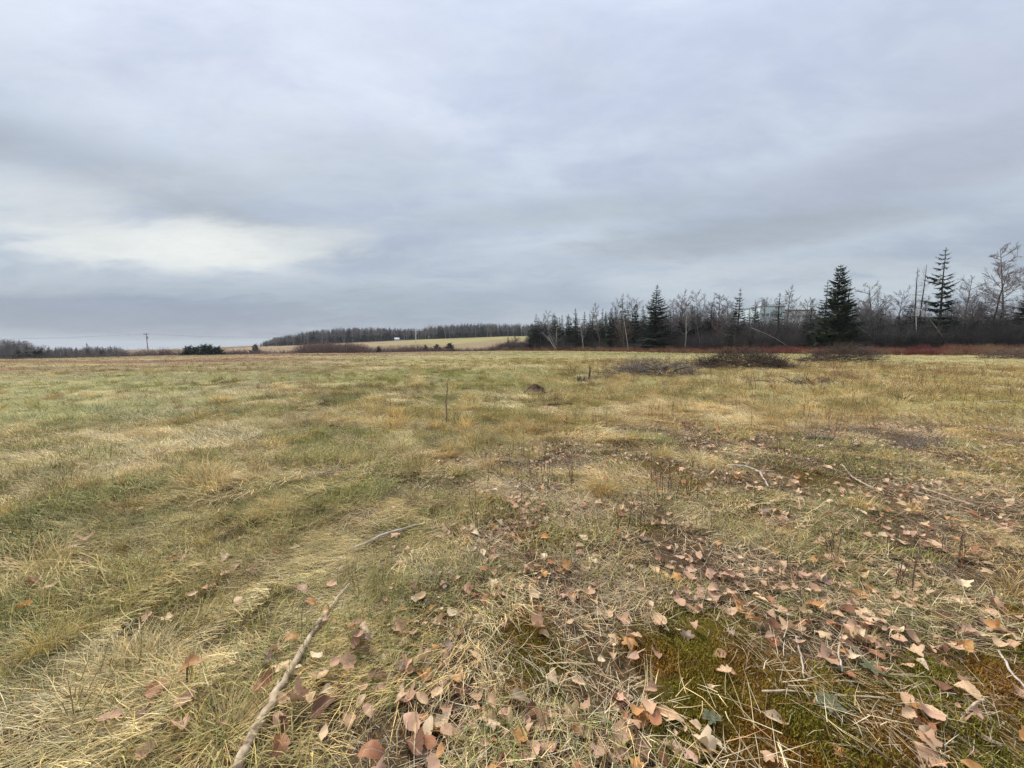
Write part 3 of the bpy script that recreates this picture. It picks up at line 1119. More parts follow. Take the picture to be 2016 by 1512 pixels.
BARE = {
    'crown': [bare_tree(21, 'bark_grey', 'twigs_lilac', 0.3, 0.5, 20, 8, 10, limb=0.36), bare_tree(22, 'bark_grey', 'twigs_grey', 0.28, 0.55, 18, 8, 10, limb=0.36, fork=2)],
    'tall': [bare_tree(23, 'bark_grey', 'twigs_lilac', 0.38, 0.6, 26, 8, 10, limb=0.30, up=0.3), bare_tree(24, 'bark_grey', 'twigs_grey', 0.4, 0.42, 16, 7, 7, limb=0.27)],
    'birch': [bare_tree(25, 'bark_birch', 'twigs_lilac', 0.32, 0.45, 15, 7, 7, limb=0.32), bare_tree(26, 'bark_birch', 'twigs_grey', 0.28, 0.5, 13, 7, 6, limb=0.34, fork=2)],
    'brown': [bare_tree(27, 'bark_grey', 'twigs_brown', 0.15, 0.5, 18, 7, 7, limb=0.32, fork=2)],
    'larch': [bare_tree(28, 'bark_dark', 'twigs_lilac', 0.12, 0.8, 38, 7, 7, limb=0.22, up=0.15, r0=0.010)],
    'snag': [snag(29), snag(30)],
}


def edge_depth(px):
    """how far the right-hand wood stands, by direction"""
    return float(np.interp(px, [980, 1040, 1150, 1283, 1450, 1640, 1840, 2016, 2400], [172, 160, 138, 112, 94, 82, 76, 72, 66]))


def place_tree(name, meshes, px, top, label, cat, group=None, dd=0.0, depth=None, rz=None, sx=1.0, tilt=None, hgt=None):
    dp = depth if depth else edge_depth(px) + dd
    x, y, z = stand(px, dp)
    h = hgt if hgt else height_for(top, dp, z)
    o = empty(name, (x, y, z), random.uniform(0, 6.28) if rz is None else rz, (h * sx, h * sx, h))
    if tilt:
        o.rotation_euler = (tilt[0], tilt[1], o.rotation_euler[2])
    link('trunk', meshes[0], o)
    link('crown', meshes[1], o)
    tag(o, label, cat, group)
    return o


GW = 'trees of the wood along the right edge of the field'
# (kind, variant, column, top, extra depth, width, label)
SPRUCES = [
    ('dense', 0, 1050, 637, 0, 1.4, 'short dark spruce at the left tip of the right-hand wood'),
    ('dense', 1, 1062, 626, 3, 1.3, 'dark pointed spruce second from the left tip of the right-hand wood'),
    ('narrow', 0, 1073, 634, 6, 1.4, 'low dark spruce third from the left tip of the right-hand wood'),
    ('narrow', 1, 1102, 624, 4, 1.4, 'small dark spruce right of the pale fallen tree in the wood'),
    ('dense', 0, 1119, 618, 3, 1.15, 'dark spruce left of the two narrow firs'),
    ('narrow', 0, 1132, 607, 2, 1.3, 'narrow dark fir, left one of a close pair'),
    ('narrow', 1, 1149, 613, 4, 1.3, 'narrow dark fir, right one of a close pair'),
    ('sparse', 1, 1166, 606, 2, 1.2, 'thin grey spruce right of the pair of narrow firs'),
    ('narrow', 1, 1190, 612, 8, 1.3, 'mid sized spruce left of the thin spire'),
    ('dense', 1, 1199, 607, 0, 1.0, 'dark green spruce two trees left of the thin spire'),
    ('narrow', 0, 1209, 605, 7, 1.2, 'narrow spruce directly left of the thin spire'),
    ('sparse', 1, 1221, 577, 4, 1.0, 'tall thin spruce spire with a gappy crown'),
    ('narrow', 1, 1235, 602, 6, 1.3, 'spruce directly right of the thin spire'),
    ('dense', 0, 1248, 593, 5, 0.85, 'dark spruce two trees left of the big wide spruce'),
    ('narrow', 0, 1262, 601, 6, 1.2, 'spruce touching the big wide spruce on its left'),
    ('dense', 1, 1285, 560, -4, 1.18, 'big wide dark spruce standing in front of the wood'),
    ('narrow', 1, 1317, 607, 8, 1.3, 'small spruce just right of the big wide spruce'),
    ('narrow', 0, 1357, 601, 12, 1.3, 'grey green spruce among bare trees in mid wood'),
    ('narrow', 1, 1372, 606, 14, 1.2, 'shorter spruce beside the grey green one among bare trees'),
    ('sparse', 0, 1395, 598, 8, 1.3, 'gappy spruce among bare trees, left of the tiered spruce'),
    ('tiered', 1, 1448, 567, 0, 1.0, 'dark tiered spruce with sky between its boughs, left of the factory'),
    ('sparse', 0, 1481, 591, 4, 1.1, 'small gappy spruce in front of the left end of the factory'),
    ('sparse', 1, 1528, 576, 3, 1.7, 'grey sparse spruce in front of the middle of the factory'),
    ('narrow', 0, 1590, 591, 0, 1.3, 'small dark spruce left of the dense cluster of three'),
    ('tiered', 0, 1616, 553, -3, 0.95, 'left spruce of the dense dark cluster of three'),
    ('column', 0, 1640, 521, -5, 0.92, 'tallest column shaped evergreen in the dense dark cluster'),
    ('tiered', 1, 1660, 556, -4, 1.05, 'right spruce of the dense dark cluster of three'),
    ('narrow', 1, 1726, 598, 4, 1.4, 'small spruce between two bare trees right of the dense cluster'),
    ('tiered', 0, 1841, 486, 1, 0.82, 'tallest tiered spruce on the right with stacked dark boughs'),
    ('dense', 0, 1782, 592, 7, 1.2, 'dark bushy spruce below the two dead poles'),
    ('dense', 1, 1868, 603, 6, 1.3, 'low dark spruce just right of the tallest tiered spruce'),
    ('dense', 0, 1923, 598, 5, 1.4, 'low dark spruce left of the tall lilac bare tree'),
    ('narrow', 1, 1957, 592, 6, 1.7, 'dark spruce at the foot of the tall lilac bare tree'),
    ('dense', 1, 2014, 560, 2, 1.2, 'dark spruce cut by the right edge of the photo'),
]
for kd, vi, px, top, dd, sx, lb in SPRUCES:
    place_tree('spruce_tree', CON[kd][vi], px, top, lb, 'tree', GW, dd, sx=sx * 1.28)
BARES = [
    ('birch', 1, 1094, 634, -2, 1.3, 'pale many-stemmed bare birch near the left tip of the wood'),
    ('tall', 1, 1180, 594, 1, 1.0, 'thin bare tree rising between spruces left of the spire'),
    ('brown', 0, 1228, 600, -6, 1.0, 'brown bare tree with pale trunk in front of the thin spire'),
    ('birch', 0, 1148, 628, -4, 1.0, 'small pale trunked birch in front of the pair of narrow firs'),
    ('crown', 0, 1331, 579, 6, 1.1, 'bare grey tree with twiggy crown right of the big wide spruce'),
    ('birch', 0, 1346, 592, -2, 1.0, 'slender birch with pale trunk right of the big wide spruce'),
    ('crown', 1, 1371, 574, 7, 1.1, 'tallest bare grey tree in the middle of the wood'),
    ('tall', 0, 1406, 578, 8, 1.1, 'bare twiggy tree left of the tiered spruce'),
    ('brown', 0, 1420, 603, 2, 1.0, 'low brown bare tree just left of the tiered spruce'),
    ('crown', 0, 1541, 571, 8, 1.0, 'pale bare tree behind the grey sparse spruce at the factory'),
    ('tall', 1, 1579, 586, 9, 1.2, 'faint bare tree right of the factory'),
    ('crown', 1, 1707, 558, 4, 1.1, 'round crowned bare tree right of the dense dark cluster'),
    ('tall', 1, 1738, 577, 8, 1.0, 'slim bare tree between two rounder bare trees'),
    ('crown', 0, 1755, 571, 6, 0.9, 'bare tree with small crown left of the dead poles'),
    ('snag', 0, 1790, 526, 2, 1.2, 'left one of two dead conifer poles'),
    ('snag', 1, 1803, 521, 2, 1.2, 'right one of two dead conifer poles'),
    ('crown', 1, 1890, 548, 4, 1.0, 'bare crowned tree right of the tallest tiered spruce'),
    ('larch', 0, 1938, 530, 2, 1.2, 'purple brown bare larch left of the tall lilac bare tree'),
    ('tall', 0, 1971, 478, 3, 0.95, 'tall lilac bare tree near the right edge of the photo'),
    ('crown', 0, 2003, 530, 5, 1.0, 'bare tree whose crown reaches the right edge of the photo'),
    ('brown', 0, 1012, 650, 2, 1.2, 'brown bare tree just left of the wood'),
]
for kd, vi, px, top, dd, sx, lb in BARES:
    nm = {'snag': 'dead_conifer', 'larch': 'larch_tree', 'birch': 'birch_tree'}.get(kd, 'bare_tree')
    place_tree(nm, BARE[kd][vi], px, top, lb, 'tree', GW, dd, sx=sx)
# the rank behind, seen as tips between the front trees
rk = random.Random(5)
back = []
for i in range(78):
    px = 1045 + i * 13.5 + rk.uniform(-10, 10)
    if 1488 < px < 1585:
        continue
    top = {0: 622, 1: 612, 2: 606}[min(2, int((px - 1040) / 130))] + rk.uniform(-6, 20)
    kd = 'narrow' if rk.random() < 0.6 else 'dense'
    back.append((px, place_tree('spruce_tree', CON[kd][rk.randint(0, 1)], px, top, 'x', 'tree', 'back rank spruces of the right-hand wood', rk.uniform(3, 24), sx=rk.uniform(1.2, 1.8))))
backb = []
for i in range(38):
    px = 1060 + i * 26 + rk.uniform(-12, 12)
    top = (615 if px < 1200 else 590) + rk.uniform(-6, 18)
    kd, vi = rk.choice([('crown', 0), ('crown', 1), ('tall', 1), ('birch', 0)])
    backb.append((px, place_tree('bare_tree', BARE[kd][vi], px, top, 'x', 'tree', 'back rank bare trees of the right-hand wood', rk.uniform(10, 26))))
UNIT = 'zeroth first second third fourth fifth sixth seventh eighth ninth tenth eleventh twelfth thirteenth fourteenth fifteenth sixteenth seventeenth eighteenth nineteenth'.split()
TENS = {2: 'twent', 3: 'thirt', 4: 'fort', 5: 'fift', 6: 'sixt', 7: 'sevent', 8: 'eight'}


def nth(n):
    if n < 20:
        return UNIT[n]
    return TENS[n // 10] + ('ieth' if n % 10 == 0 else 'y-' + UNIT[n % 10])


for i, (px, o) in enumerate(sorted(back, key=lambda q: q[0])):
    o['label'] = 'smaller spruce in the back rank of the right-hand wood, %s from the left' % nth(i + 1)
for i, (px, o) in enumerate(sorted(backb, key=lambda q: q[0])):
    o['label'] = 'leafless grey tree in the back rank of the right-hand wood, %s from the left' % nth(i + 1)
# beyond the right edge of the frame the wood goes on
for i, px in enumerate((2070, 2120, 2180, 2250, 2330)):
    place_tree('spruce_tree', CON['dense'][i % 2], px, 545 + 12 * (i % 3), 'dark spruce beyond the right edge of the photo, %s from the edge' % nth(i + 1), 'tree', 'spruces beyond the right edge', 3)


def leaning(px0, py0, px1, py1, dp, r, label, mat='bark_birch', seed=0):
    """pale fallen or leaning trunk: foot on the ground, tip held up by the thicket"""
    rnd = random.Random(seed)
    d0, d1 = ray(px0, py0), ray(px1, py1)
    a = np.array([d0[0] / d0[1] * dp, dp, EYE + d0[2] / d0[1] * dp])
    b = np.array([d1[0] / d1[1] * (dp + 3), dp + 3, EYE + d1[2] / d1[1] * (dp + 3)])
    a[2] = float(H(a[0], a[1])) - 0.05
    o = empty('leaning_birch', tuple(a))
    mb = MB()
    L = b - a
    pts = [L * t + np.array([0, 0, 0.05 * np.linalg.norm(L) * math.sin(math.pi * t)]) for t in np.linspace(0, 1, 7)]
    mb.tube(pts, [r * (1 - 0.6 * t) for t in np.linspace(0, 1, 7)], 6)
    mb.build('trunk', mat, o, True)
    cr = MB()
    for i in range(26):
        p = L * rnd.uniform(0.55, 1.0)
        d = L / np.linalg.norm(L) + np.array([rnd.gauss(0, .6), rnd.gauss(0, .6), rnd.gauss(.1, .6)])
        q = p + d * rnd.uniform(0.4, 1.2)
        cr.tube([p, q, q + d * 0.3 + np.array([0, 0, -.2])], [0.015, 0.01, 0.005], 3, cap=False)
    cr.build('branch_tangle', 'twigs_grey', o)
    tag(o, label, 'tree')


leaning(1878, 677, 1812, 608, 74, 0.13, 'white birch trunk leaning left in front of the tallest spruce', seed=1)
leaning(1866, 678, 1822, 625, 74.5, 0.08, 'thinner grey trunk leaning beside the white leaning birch', 'bark_grey', seed=2)
leaning(1806, 679, 1803, 608, 75, 0.07, 'upright pale bare trunk left of the leaning birches', seed=3)
leaning(1749, 674, 1688, 642, 78, 0.11, 'pale broken trunk lying tilted right of the dense cluster', seed=4)
leaning(1572, 672, 1478, 645, 84, 0.07, 'long pale trunk lying low across the shrubs below the factory', seed=5)
leaning(1382, 675, 1366, 612, 98, 0.075, 'greyish leaning trunk in the middle of the wood', 'bark_grey', seed=6)
leaning(1098, 668, 1068, 655, 136, 0.08, 'pale fallen branch at the left tip of the wood', seed=7)
leaning(1238, 672, 1224, 606, 112, 0.08, 'pale crooked trunk left of the big wide spruce', seed=8)

# ------------------------------------------------------------------ thickets, far woods: masses of kind stuff
SHR = [shrub_mesh(40 + i, 26, 1.0, 0.6, tint=True) for i in range(3)]
SHRF = [shrub_mesh(50 + i, 30, 1.0, 0.5, r=0.007, tint=True, tw=6, sub=3) for i in range(2)]


def thicket():
    P, S, T = [], [], []
    rg = np.random.default_rng(3)
    # grey underwood among and before the trees
    for _ in range(2300):
        px = rg.uniform(985, 2350)
        dp = edge_depth(px) + rg.uniform(-3, 20)
        x, y, z = stand(px, dp)
        h = rg.uniform(2.4, 5.4) * np.interp(px, [1000, 1250, 1440, 1480, 1620, 1680], [0.75, 0.8, 1.05, 1.4, 1.4, 1.15])
        P.append((x, y, z)); S.append((h * 0.95, h * 0.95, h))
        v = rg.uniform(0.75, 1.2)
        T.append(np.array([0.105, 0.092, 0.084]) * v if px < 1640 else np.array([0.072, 0.066, 0.060]) * v)
    n = len(P)
    scatter('underwood', P, np.stack([np.zeros(n), np.zeros(n), rg.uniform(0, 6.28, n)], -1), S, rg.integers(0, 3, n), T, SHR, 'grey leafless thicket filling the foot of the right-hand wood', 'thicket')
    P, S, T = [], [], []
    # low red-brown bushes along the field's edge
    for _ in range(3200):
        px = rg.uniform(985, 2400)
        dp = edge_depth(px) - rg.uniform(0, 1) ** 1.3 * np.interp(px, [985, 1300, 2000], [10, 22, 16])
        x, y, z = stand(px, dp)
        h = rg.uniform(0.7, 1.6) * (1.0 if dp > edge_depth(px) - 8 else 0.7)
        P.append((x, y, z)); S.append((h * 1.2, h * 1.2, h))
        m = float(fb(np.array(x), np.array(y * 2), 9, 91))
        m = float(ss(0.35, 0.62, m))
        c = np.array([0.185, 0.056, 0.046]) * (1 - m) + np.array([0.25, 0.15, 0.085]) * m
        T.append(c * rg.uniform(0.75, 1.25))
    n = len(P)
    scatter('red_shrubs', P, np.stack([np.zeros(n), np.zeros(n), rg.uniform(0, 6.28, n)], -1), S, rg.integers(0, 2, n), T, SHRF, 'low red brown leafless bushes along the foot of the wood', 'shrubs')
    P, S, T = [], [], []
    # hedgerow of bare bushes behind the field
    for _ in range(800):
        px = rg.uniform(430, 1040)
        dp = np.interp(px, [430, 620, 1000], [165, 168, 176]) + rg.uniform(0, 16)
        x, y, z = stand(px, dp)
        top = np.interp(px, [430, 520, 590, 620, 700, 730, 830, 900, 960, 1000], [693, 690, 688, 673, 677, 682, 679, 683, 681, 671])
        m = float(fb(np.array(px * 1.0), np.array(3.0), 26, 93))
        h = height_for(top + 9 * m * rg.random() + rg.uniform(0, 7), dp, z)
        if h < 0.8:
            continue
        P.append((x, y, z)); S.append((h * 1.2, h * 1.2, h))
        q = rg.random()
        T.append((np.array([0.16, 0.115, 0.10]) * (1 - q) + np.array([0.22, 0.14, 0.11]) * q) * rg.uniform(0.8, 1.2))
    for _ in range(760):
        px = rg.uniform(-520, 520)
        dp = np.interp(px, [-200, 0, 480], [120, 128, 160]) + rg.uniform(4, 20)
        x, y, z = stand(px, dp)
        h = height_for(np.interp(px, [-200, 0, 100, 260, 300, 360, 480], [710, 706, 703, 697, 692, 694, 691]) + rg.uniform(-2, 8), dp, z)
        if h < 0.6:
            continue
        P.append((x, y, z)); S.append((h * 1.3, h * 1.3, h))
        T.append(np.array([0.15, 0.105, 0.09]) * rg.uniform(0.8, 1.2))
    n = len(P)
    scatter('hedgerow', P, np.stack([np.zeros(n), np.zeros(n), rg.uniform(0, 6.28, n)], -1), S, rg.integers(0, 3, n), T, SHR, 'line of brown leafless bushes behind the far edge of the field', 'hedge')


thicket()


def join_tree(parts):
    """trunk and crown as one mesh for the far woods"""
    import bmesh
    bm = bmesh.new()
    me = bpy.data.meshes.new('tree')
    for i, p in enumerate(parts):
        n0 = len(bm.faces)
        bm.from_mesh(p)
        bm.faces.ensure_lookup_table()
        for f in bm.faces[n0:]:
            f.material_index = i
    bm.to_mesh(me)
    bm.free()
    for p in parts:
        me.materials.append(p.materials[0])
    return me


FARW = [join_tree(CON['narrow'][0]), join_tree(CON['dense'][1]), join_tree(BARE['tall'][1]), join_tree(BARE['birch'][0]), join_tree(BARE['crown'][1])]


def far_woods():
    rg = np.random.default_rng(8)

    def wood(name, label, n, fpx, fdp, fh, pc, stretch=1.0):
        P, S, I = [], [], []
        for _ in range(n):
            px, dp = fpx(), None
            dp, front = fdp(px)
            x, y, z = stand(px, dp)
            con = rg.random() < pc(px, front)
            h = fh(px, dp, z) * (rg.uniform(0.72, 1.0) ** 1.0 if con else rg.uniform(0.7, 0.97)) * (1.06 if rg.random() < 0.06 else 1)
            P.append((x, y, z)); S.append((h * stretch, h * stretch, h))
            I.append(rg.integers(0, 2) if con else rg.integers(2, 5))
        m = len(P)
        scatter(name, P, np.stack([np.zeros(m), np.zeros(m), rg.uniform(0, 6.28, m)], -1), S, I, np.ones((m, 3)), FARW, label, 'wood')

    # on the hill
    def dhill(px):
        f = rg.random()
        return np.interp(px, [520, 800, 1000, 1100], [470, 500, 520, 520]) + f * 70, f
    wood('hill_wood', 'long mixed wood on the crest of the far hill', 1250, lambda: rg.uniform(515, 1075), dhill,
         lambda px, dp, z: height_for(np.interp(px, [515, 540, 600, 660, 730, 830, 850, 950, 1075], [674, 664, 652, 645, 643, 646, 639, 635, 636]), dp, z), lambda px, f: np.interp(f, [0, 0.35, 1], [0.25, 0.5, 0.75]), 1.25)

    # in the valley on the left
    def dleft(px):
        f = rg.random()
        return np.interp(px, [-150, 0, 250], [200, 215, 250]) + f * 45, f
    wood('valley_wood', 'dark mixed wood in the hollow at the far left', 900, lambda: rg.uniform(-620, 255) - 4, dleft,
         lambda px, dp, z: height_for(np.interp(px, [-150, 0, 12, 60, 90, 170, 230, 258], [668, 671, 667, 669, 680, 682, 679, 690]), dp, z), lambda px, f: 0.35 + 0.3 * f, 1.3)
    # behind the right-hand wood
    def dright(px):
        return edge_depth(px) + 45 + rg.random() * 60, 0
    wood('rear_wood', 'grey mass of trees seen between the trunks of the right-hand wood', 1000, lambda: rg.choice([rg.uniform(1040, 1470), rg.uniform(1650, 2350)]), dright,
         lambda px, dp, z: float(np.interp(px, [1040, 1200, 1450, 2000], [11, 15, 14, 12])), lambda px, f: 0.3, 1.2)


far_woods()

# lone evergreens beyond the field
for px, top, dp, sx, kd, lb in (
        (372, 681, 150, 1.3, 'bush', 'leftmost evergreen of the dark clump right of the left utility pole'),
        (387, 682, 151, 1.4, 'bush', 'second evergreen from the left in the dark clump behind the field'),
        (402, 678, 152, 1.2, 'bush', 'tallest evergreen in the middle of the dark clump behind the field'),
        (414, 679, 152, 1.2, 'bush', 'fourth evergreen from the left in the dark clump behind the field'),
        (428, 682, 153, 1.4, 'bush', 'rightmost evergreen of the dark clump behind the field'),
        (505, 678, 240, 0.9, 'bush', 'small lone evergreen left of the hill wood'),
        (746, 682, 172, 0.9, 'bush', 'small dark evergreen in the hedgerow left of the right utility pole'),
        (838, 679, 178, 0.9, 'bush', 'small evergreen in the hedgerow just right of the right utility pole'),
        (862, 678, 180, 1.5, 'bush', 'left one of two low evergreens in the hedgerow'),
        (885, 675, 180, 1.5, 'bush', 'right one of two low evergreens in the hedgerow'),
        (50, 690, 150, 1.6, 'bush', 'dark low evergreen at the foot of the left wood, left one'),
        (75, 688, 152, 1.2, 'bush', 'dark low evergreen at the foot of the left wood, right one'),
        (176, 674, 230, 0.9, 'dense', 'reddish pointed spruce rising above the left wood'),
        (1000, 662, 172, 1.2, 'dense', 'small dark spruce beside the brown tree left of the wood')):
    place_tree('evergreen', CON[kd][0], px, top, lb, 'tree', None, depth=dp, sx=sx)

# ------------------------------------------------------------------ buildings, poles, wires
def flat(name, c, rough=0.6, c2=None, sc=1.5):
    return noisy(name, c, c2 or tuple(v * 0.85 for v in c), sc, rough, 0.002)


flat('paint_white', (0.74, 0.76, 0.76))
flat('cladding_blue', (0.62, 0.74, 0.78))
flat('cladding_grey', (0.60, 0.62, 0.61))
flat('roof_brown', (0.20, 0.14, 0.10))
flat('roof_grey', (0.30, 0.32, 0.34))
flat('window_dark', (0.22, 0.26, 0.30), 0.25)
flat('steel_grey', (0.34, 0.36, 0.38), 0.5)
flat('pole_wood', (0.24, 0.205, 0.175), 0.9, (0.33, 0.29, 0.25), 3.0)
flat('pole_pale', (0.58, 0.54, 0.49), 0.9, (0.68, 0.64, 0.60), 3.0)
flat('wire_dark', (0.16, 0.17, 0.19), 0.6)
flat('ceramic', (0.45, 0.42, 0.40), 0.35)


def factory():
    dp = 205
    x0, y, z = stand(1490, dp)
    x1 = stand(1538, dp)[0]
    x2 = stand(1604, dp)[0]
    zt = lambda py: height_for(py, dp, z)
    o = empty('factory', (x0, dp, z))
    h1, h2 = zt(604), zt(607)
    MB().box((0, 0, -1), (x1 - x0, 22, h1)).build('hall', 'cladding_blue', o)
    MB().box((x1 - x0 + 0.01, 2, -1), (x2 - x0, 20, h2 - 1.2)).build('low_hall', 'cladding_grey', o)
    MB().box((-0.3, -0.3, h1 + 0.003), (x1 - x0 + 0.3, 22.3, h1 + 0.5)).build('roof', 'roof_grey', o)
    MB().box((x1 - x0 + 0.32, 1.7, h2 - 1.197), (x2 - x0 + 0.3, 20.3, h2 - 0.5)).build('roof', 'roof_brown', o)
    MB().box((6.0, 5, h1 + 0.503), (11, 12, h1 + 2.0)).build('roof_house', 'paint_white', o)
    for pxs, r, ht in ((1502, 0.75, 588), (1508.5, 0.45, 592)):
        xs = stand(pxs, dp)[0] - x0
        s = MB()
        s.tube([(xs, 3, h1 + 0.5), (xs, 3, h1 + 2), (xs, 3, zt(ht))], [r * 1.1, r, r * 0.92], 12)
        so = s.build('smokestack', 'steel_grey', o, True)
        MB().tube([(xs, 3, zt(ht) - 0.5), (xs, 3, zt(ht) - 0.2)], [r * 1.12, r * 1.12], 12).build('band', 'roof_grey', so)
    for i in range(5):
        xa = 1.0 + i * (x1 - x0 - 2) / 5
        wn_ = MB().box((xa, -0.06, h1 - 5), (xa + 1.7, 0.02, h1 - 3.4)).build('window', 'window_dark', o)
    for i in range(6):
        xa = x1 - x0 + 1.5 + i * 3.1
        MB().box((xa, 1.94, h2 - 4.8), (xa + 2.2, 2.02, h2 - 3.4)).build('window', 'window_dark', o)
    for i in range(9):
        xa = 0.2 + i * (x1 - x0 - 0.4) / 8
        MB().box((xa - 0.06, -0.045, 0), (xa + 0.06, 0.0, h1 - 0.05)).build('wall_rib', 'cladding_blue', o)
    tag(o, 'pale blue grey factory with two stacks half hidden behind the wood', 'factory')


factory()


def house():
    dp = 470
    x, y, z = stand(783, dp)
    o = empty('farmhouse', (x, y, z - 0.3), 0.25, 0.75)
    MB().box((-3.6, -3, 0), (3.6, 3, 3.2)).build('wall', 'paint_white', o)
    r = MB()
    r.add([(-3.9, -3.3, 3.2), (3.9, -3.3, 3.2), (3.9, 3.3, 3.2), (-3.9, 3.3, 3.2), (-3.9, 0, 5.6), (3.9, 0, 5.6)], [(0, 1, 5, 4), (2, 3, 4, 5), (0, 4, 3), (1, 2, 5), (3, 2, 1, 0)])
    ro = r.build('roof', 'paint_white', o)
    MB().box((1.6, -0.4, 4.6), (2.3, 0.4, 6.3)).build('chimney', 'roof_brown', ro)
    for xa in (-2.6, 1.5):
        w = MB().box((xa, -3.06, 1.1), (xa + 1.1, -2.98, 2.3)).build('window', 'window_dark', o)
        MB().box((xa - 0.1, -3.09, 0.98), (xa + 1.2, -3.0, 1.09)).build('sill', 'paint_white', w)
    MB().box((-0.5, -3.06, 0.05), (0.5, -2.98, 2.1)).build('door', 'roof_grey', o)
    MB().box((3.61, -2.4, 0), (13.5, 2.4, 2.0)).build('shed', 'cladding_grey', o)
    tag(o, 'tiny white farmhouse on the hill field below the far wood', 'house')


house()


def pole(px, top, base_py, dp, mat, lean, label):
    x, y, z = stand(px, dp)
    h = height_for(top, dp, z)
    o = empty('utility_pole', (x, y, z))
    o.rotation_euler = (0, lean, 0.35)
    MB().tube([(0, 0, -0.8), (0, 0, h * 0.5), (0, 0, h)], [0.17, 0.15, 0.12], 10).build('post', mat, o, True)
    a = MB().box((-0.85, -0.19, h - 0.75), (0.85, -0.08, h - 0.6)).build('crossarm', mat, o)
    for xx in (-0.75, 0.4, 0.75):
        MB().tube([(xx, -0.13, h - 0.6), (xx, -0.13, h - 0.48), (xx, -0.13, h - 0.4)], [0.05, 0.08, 0.04], 8).build('insulator', 'ceramic', a)
    MB().tube([(0.3, -0.05, h - 2.3), (0.3, -0.05, h - 1.5)], [0.2, 0.2], 10).build('transformer', 'steel_grey', o, True)
    tag(o, label, 'utility pole', 'utility poles')
    return np.array([x, y, z]), h


pa, ha = pole(295, 655, 705, 152, 'pole_wood', -0.02, 'grey wooden utility pole standing alone at the left')
pb, hb = pole(820, 648, 691, 172, 'pole_pale', 0.0, 'pale wooden utility pole in front of the hill')
pc_ = pa + np.array([-130, -25, -1.5])


def wire(a, b, sag, label):
    m = 24
    pts = [a + (b - a) * t - np.array([0, 0, sag * 4 * t * (1 - t)]) for t in np.linspace(0, 1, m)]
    o = MB().tube([p - a for p in pts], [0.014] * m, 4).build('power_line', 'wire_dark')
    o.location = a
    tag(o, label, 'power line', 'power lines')


for k, (off, nm) in enumerate(((-1.0, 'upper far'), (1.0, 'upper near'))):
    e = np.array([off * 0.9, off * 0.4 - 0.12, 0])
    wire(pa + e + [0, 0, ha - 0.4], pb + e + [0, 0, hb - 0.4], 2.2, 'thin power line running right from the left pole, %s one' % ('back', 'front')[k])
    wire(pa + e + [0, 0, ha - 0.4], pc_ + e + [0, 0, ha - 0.4], 2.0, 'thin power line running left out of the picture, %s one' % ('back', 'front')[k])

# ------------------------------------------------------------------ things lying and standing in the field
def stick(name, pix, rad, mat, label, cat='branch', lift=0.0, knots=0, side=(), wob=0.004, group=None, sides=8):
    """a branch lying along the ground through the given places"""
    G = [np.array(ground(*p)) for p in pix]
    org = G[0].copy()
    pts, rr = [], []
    m = 7
    rnd = random.Random(int(pix[0][0] * 7 + pix[0][1]))
    for i in range(len(G) - 1):
        for k in range(m):
            t = k / m
            p = G[i] + (G[i + 1] - G[i]) * t
            pts.append(p)
    pts.append(G[-1])
    n = len(pts)
    for i, p in enumerate(pts):
        t = i / (n - 1)
        r = rad[0] + (rad[1] - rad[0]) * t
        rr.append(r * rnd.uniform(0.88, 1.15))
        lz = lift[0] + (lift[1] - lift[0]) * t if isinstance(lift, tuple) else lift
        wb = min(wob, r * 0.3)
        pts[i] = np.array([p[0] + rnd.gauss(0, wb), p[1] + rnd.gauss(0, wb), float(H(p[0], p[1])) + r + lz + rnd.gauss(0, wb * 0.6)]) - org
    # smooth out dips so that the branch bridges the hollows
    z = np.array([p[2] for p in pts])
    for _ in range(3):
        z[1:-1] = np.maximum(z[1:-1], 0.5 * (z[:-2] + z[2:]))
    for i in range(n):
        pts[i][2] = z[i]
    o = MB().tube(pts, rr, sides).build(name, mat, None, True)
    o.location = org
    for f, az, ln in side:
        i = int(f * (n - 1))
        q = pts[i]
        d = pts[min(n - 1, i + 1)] - pts[max(0, i - 1)]
        d = d / np.linalg.norm(d)
        e = Vector(d)
        e.rotate(Euler((0, 0, az)))
        e = np.array(e) + np.array([0, 0, 0.25])
        MB().tube([q, q + e * ln * 0.5, q + e * ln + np.array([0, 0, -0.01])], [rr[i] * 0.6, rr[i] * 0.45, rr[i] * 0.2], 6).build('side_twig', mat, o, True)
    tag(o, label, cat, group)
    return o


stick('branch', [(462, 1545), (505, 1452), (566, 1350), (628, 1240), (660, 1196), (687, 1160)], (0.019, 0.009), 'stick_tan', 'long bare branch lying from the bottom edge up through the straw', lift=0.026, side=((0.35, 0.5, 0.06), (0.18, -0.6, 0.05), (0.62, -0.7, 0.05), (0.5, 0.8, 0.03), (0.8, 0.6, 0.06)))
stick('branch', [(690, 1093), (757, 1062), (812, 1044), (852, 1037)], (0.011, 0.007), 'stick_pale', 'short pale stick lying beyond the tip of the long branch', lift=0.03)
stick('branch', [(1432, 926), (1470, 928), (1496, 940), (1512, 968)], (0.013, 0.008), 'stick_pale', 'bent pale branch arching among leaves right of centre', lift=0.05, side=((0.6, 0.8, 0.2),))
stick('branch', [(1655, 922), (1678, 948), (1722, 972)], (0.010, 0.006), 'stick_tan', 'crooked pale branch pointing away on the mossy ground at right', lift=0.04, side=((0.3, -0.7, 0.18), (0.55, 0.7, 0.14)))
stick('log', [(1588, 864), (1640, 867), (1692, 879)], (0.028, 0.018), 'bark_grey', 'weathered grey log lying in the straw on the right', 'log', lift=0.0)
stick('branch', [(1902, 878), (1930, 895), (1958, 913)], (0.014, 0.008), 'dead_wood', 'straight grey branch lying near the pale stone at right', lift=0.03)
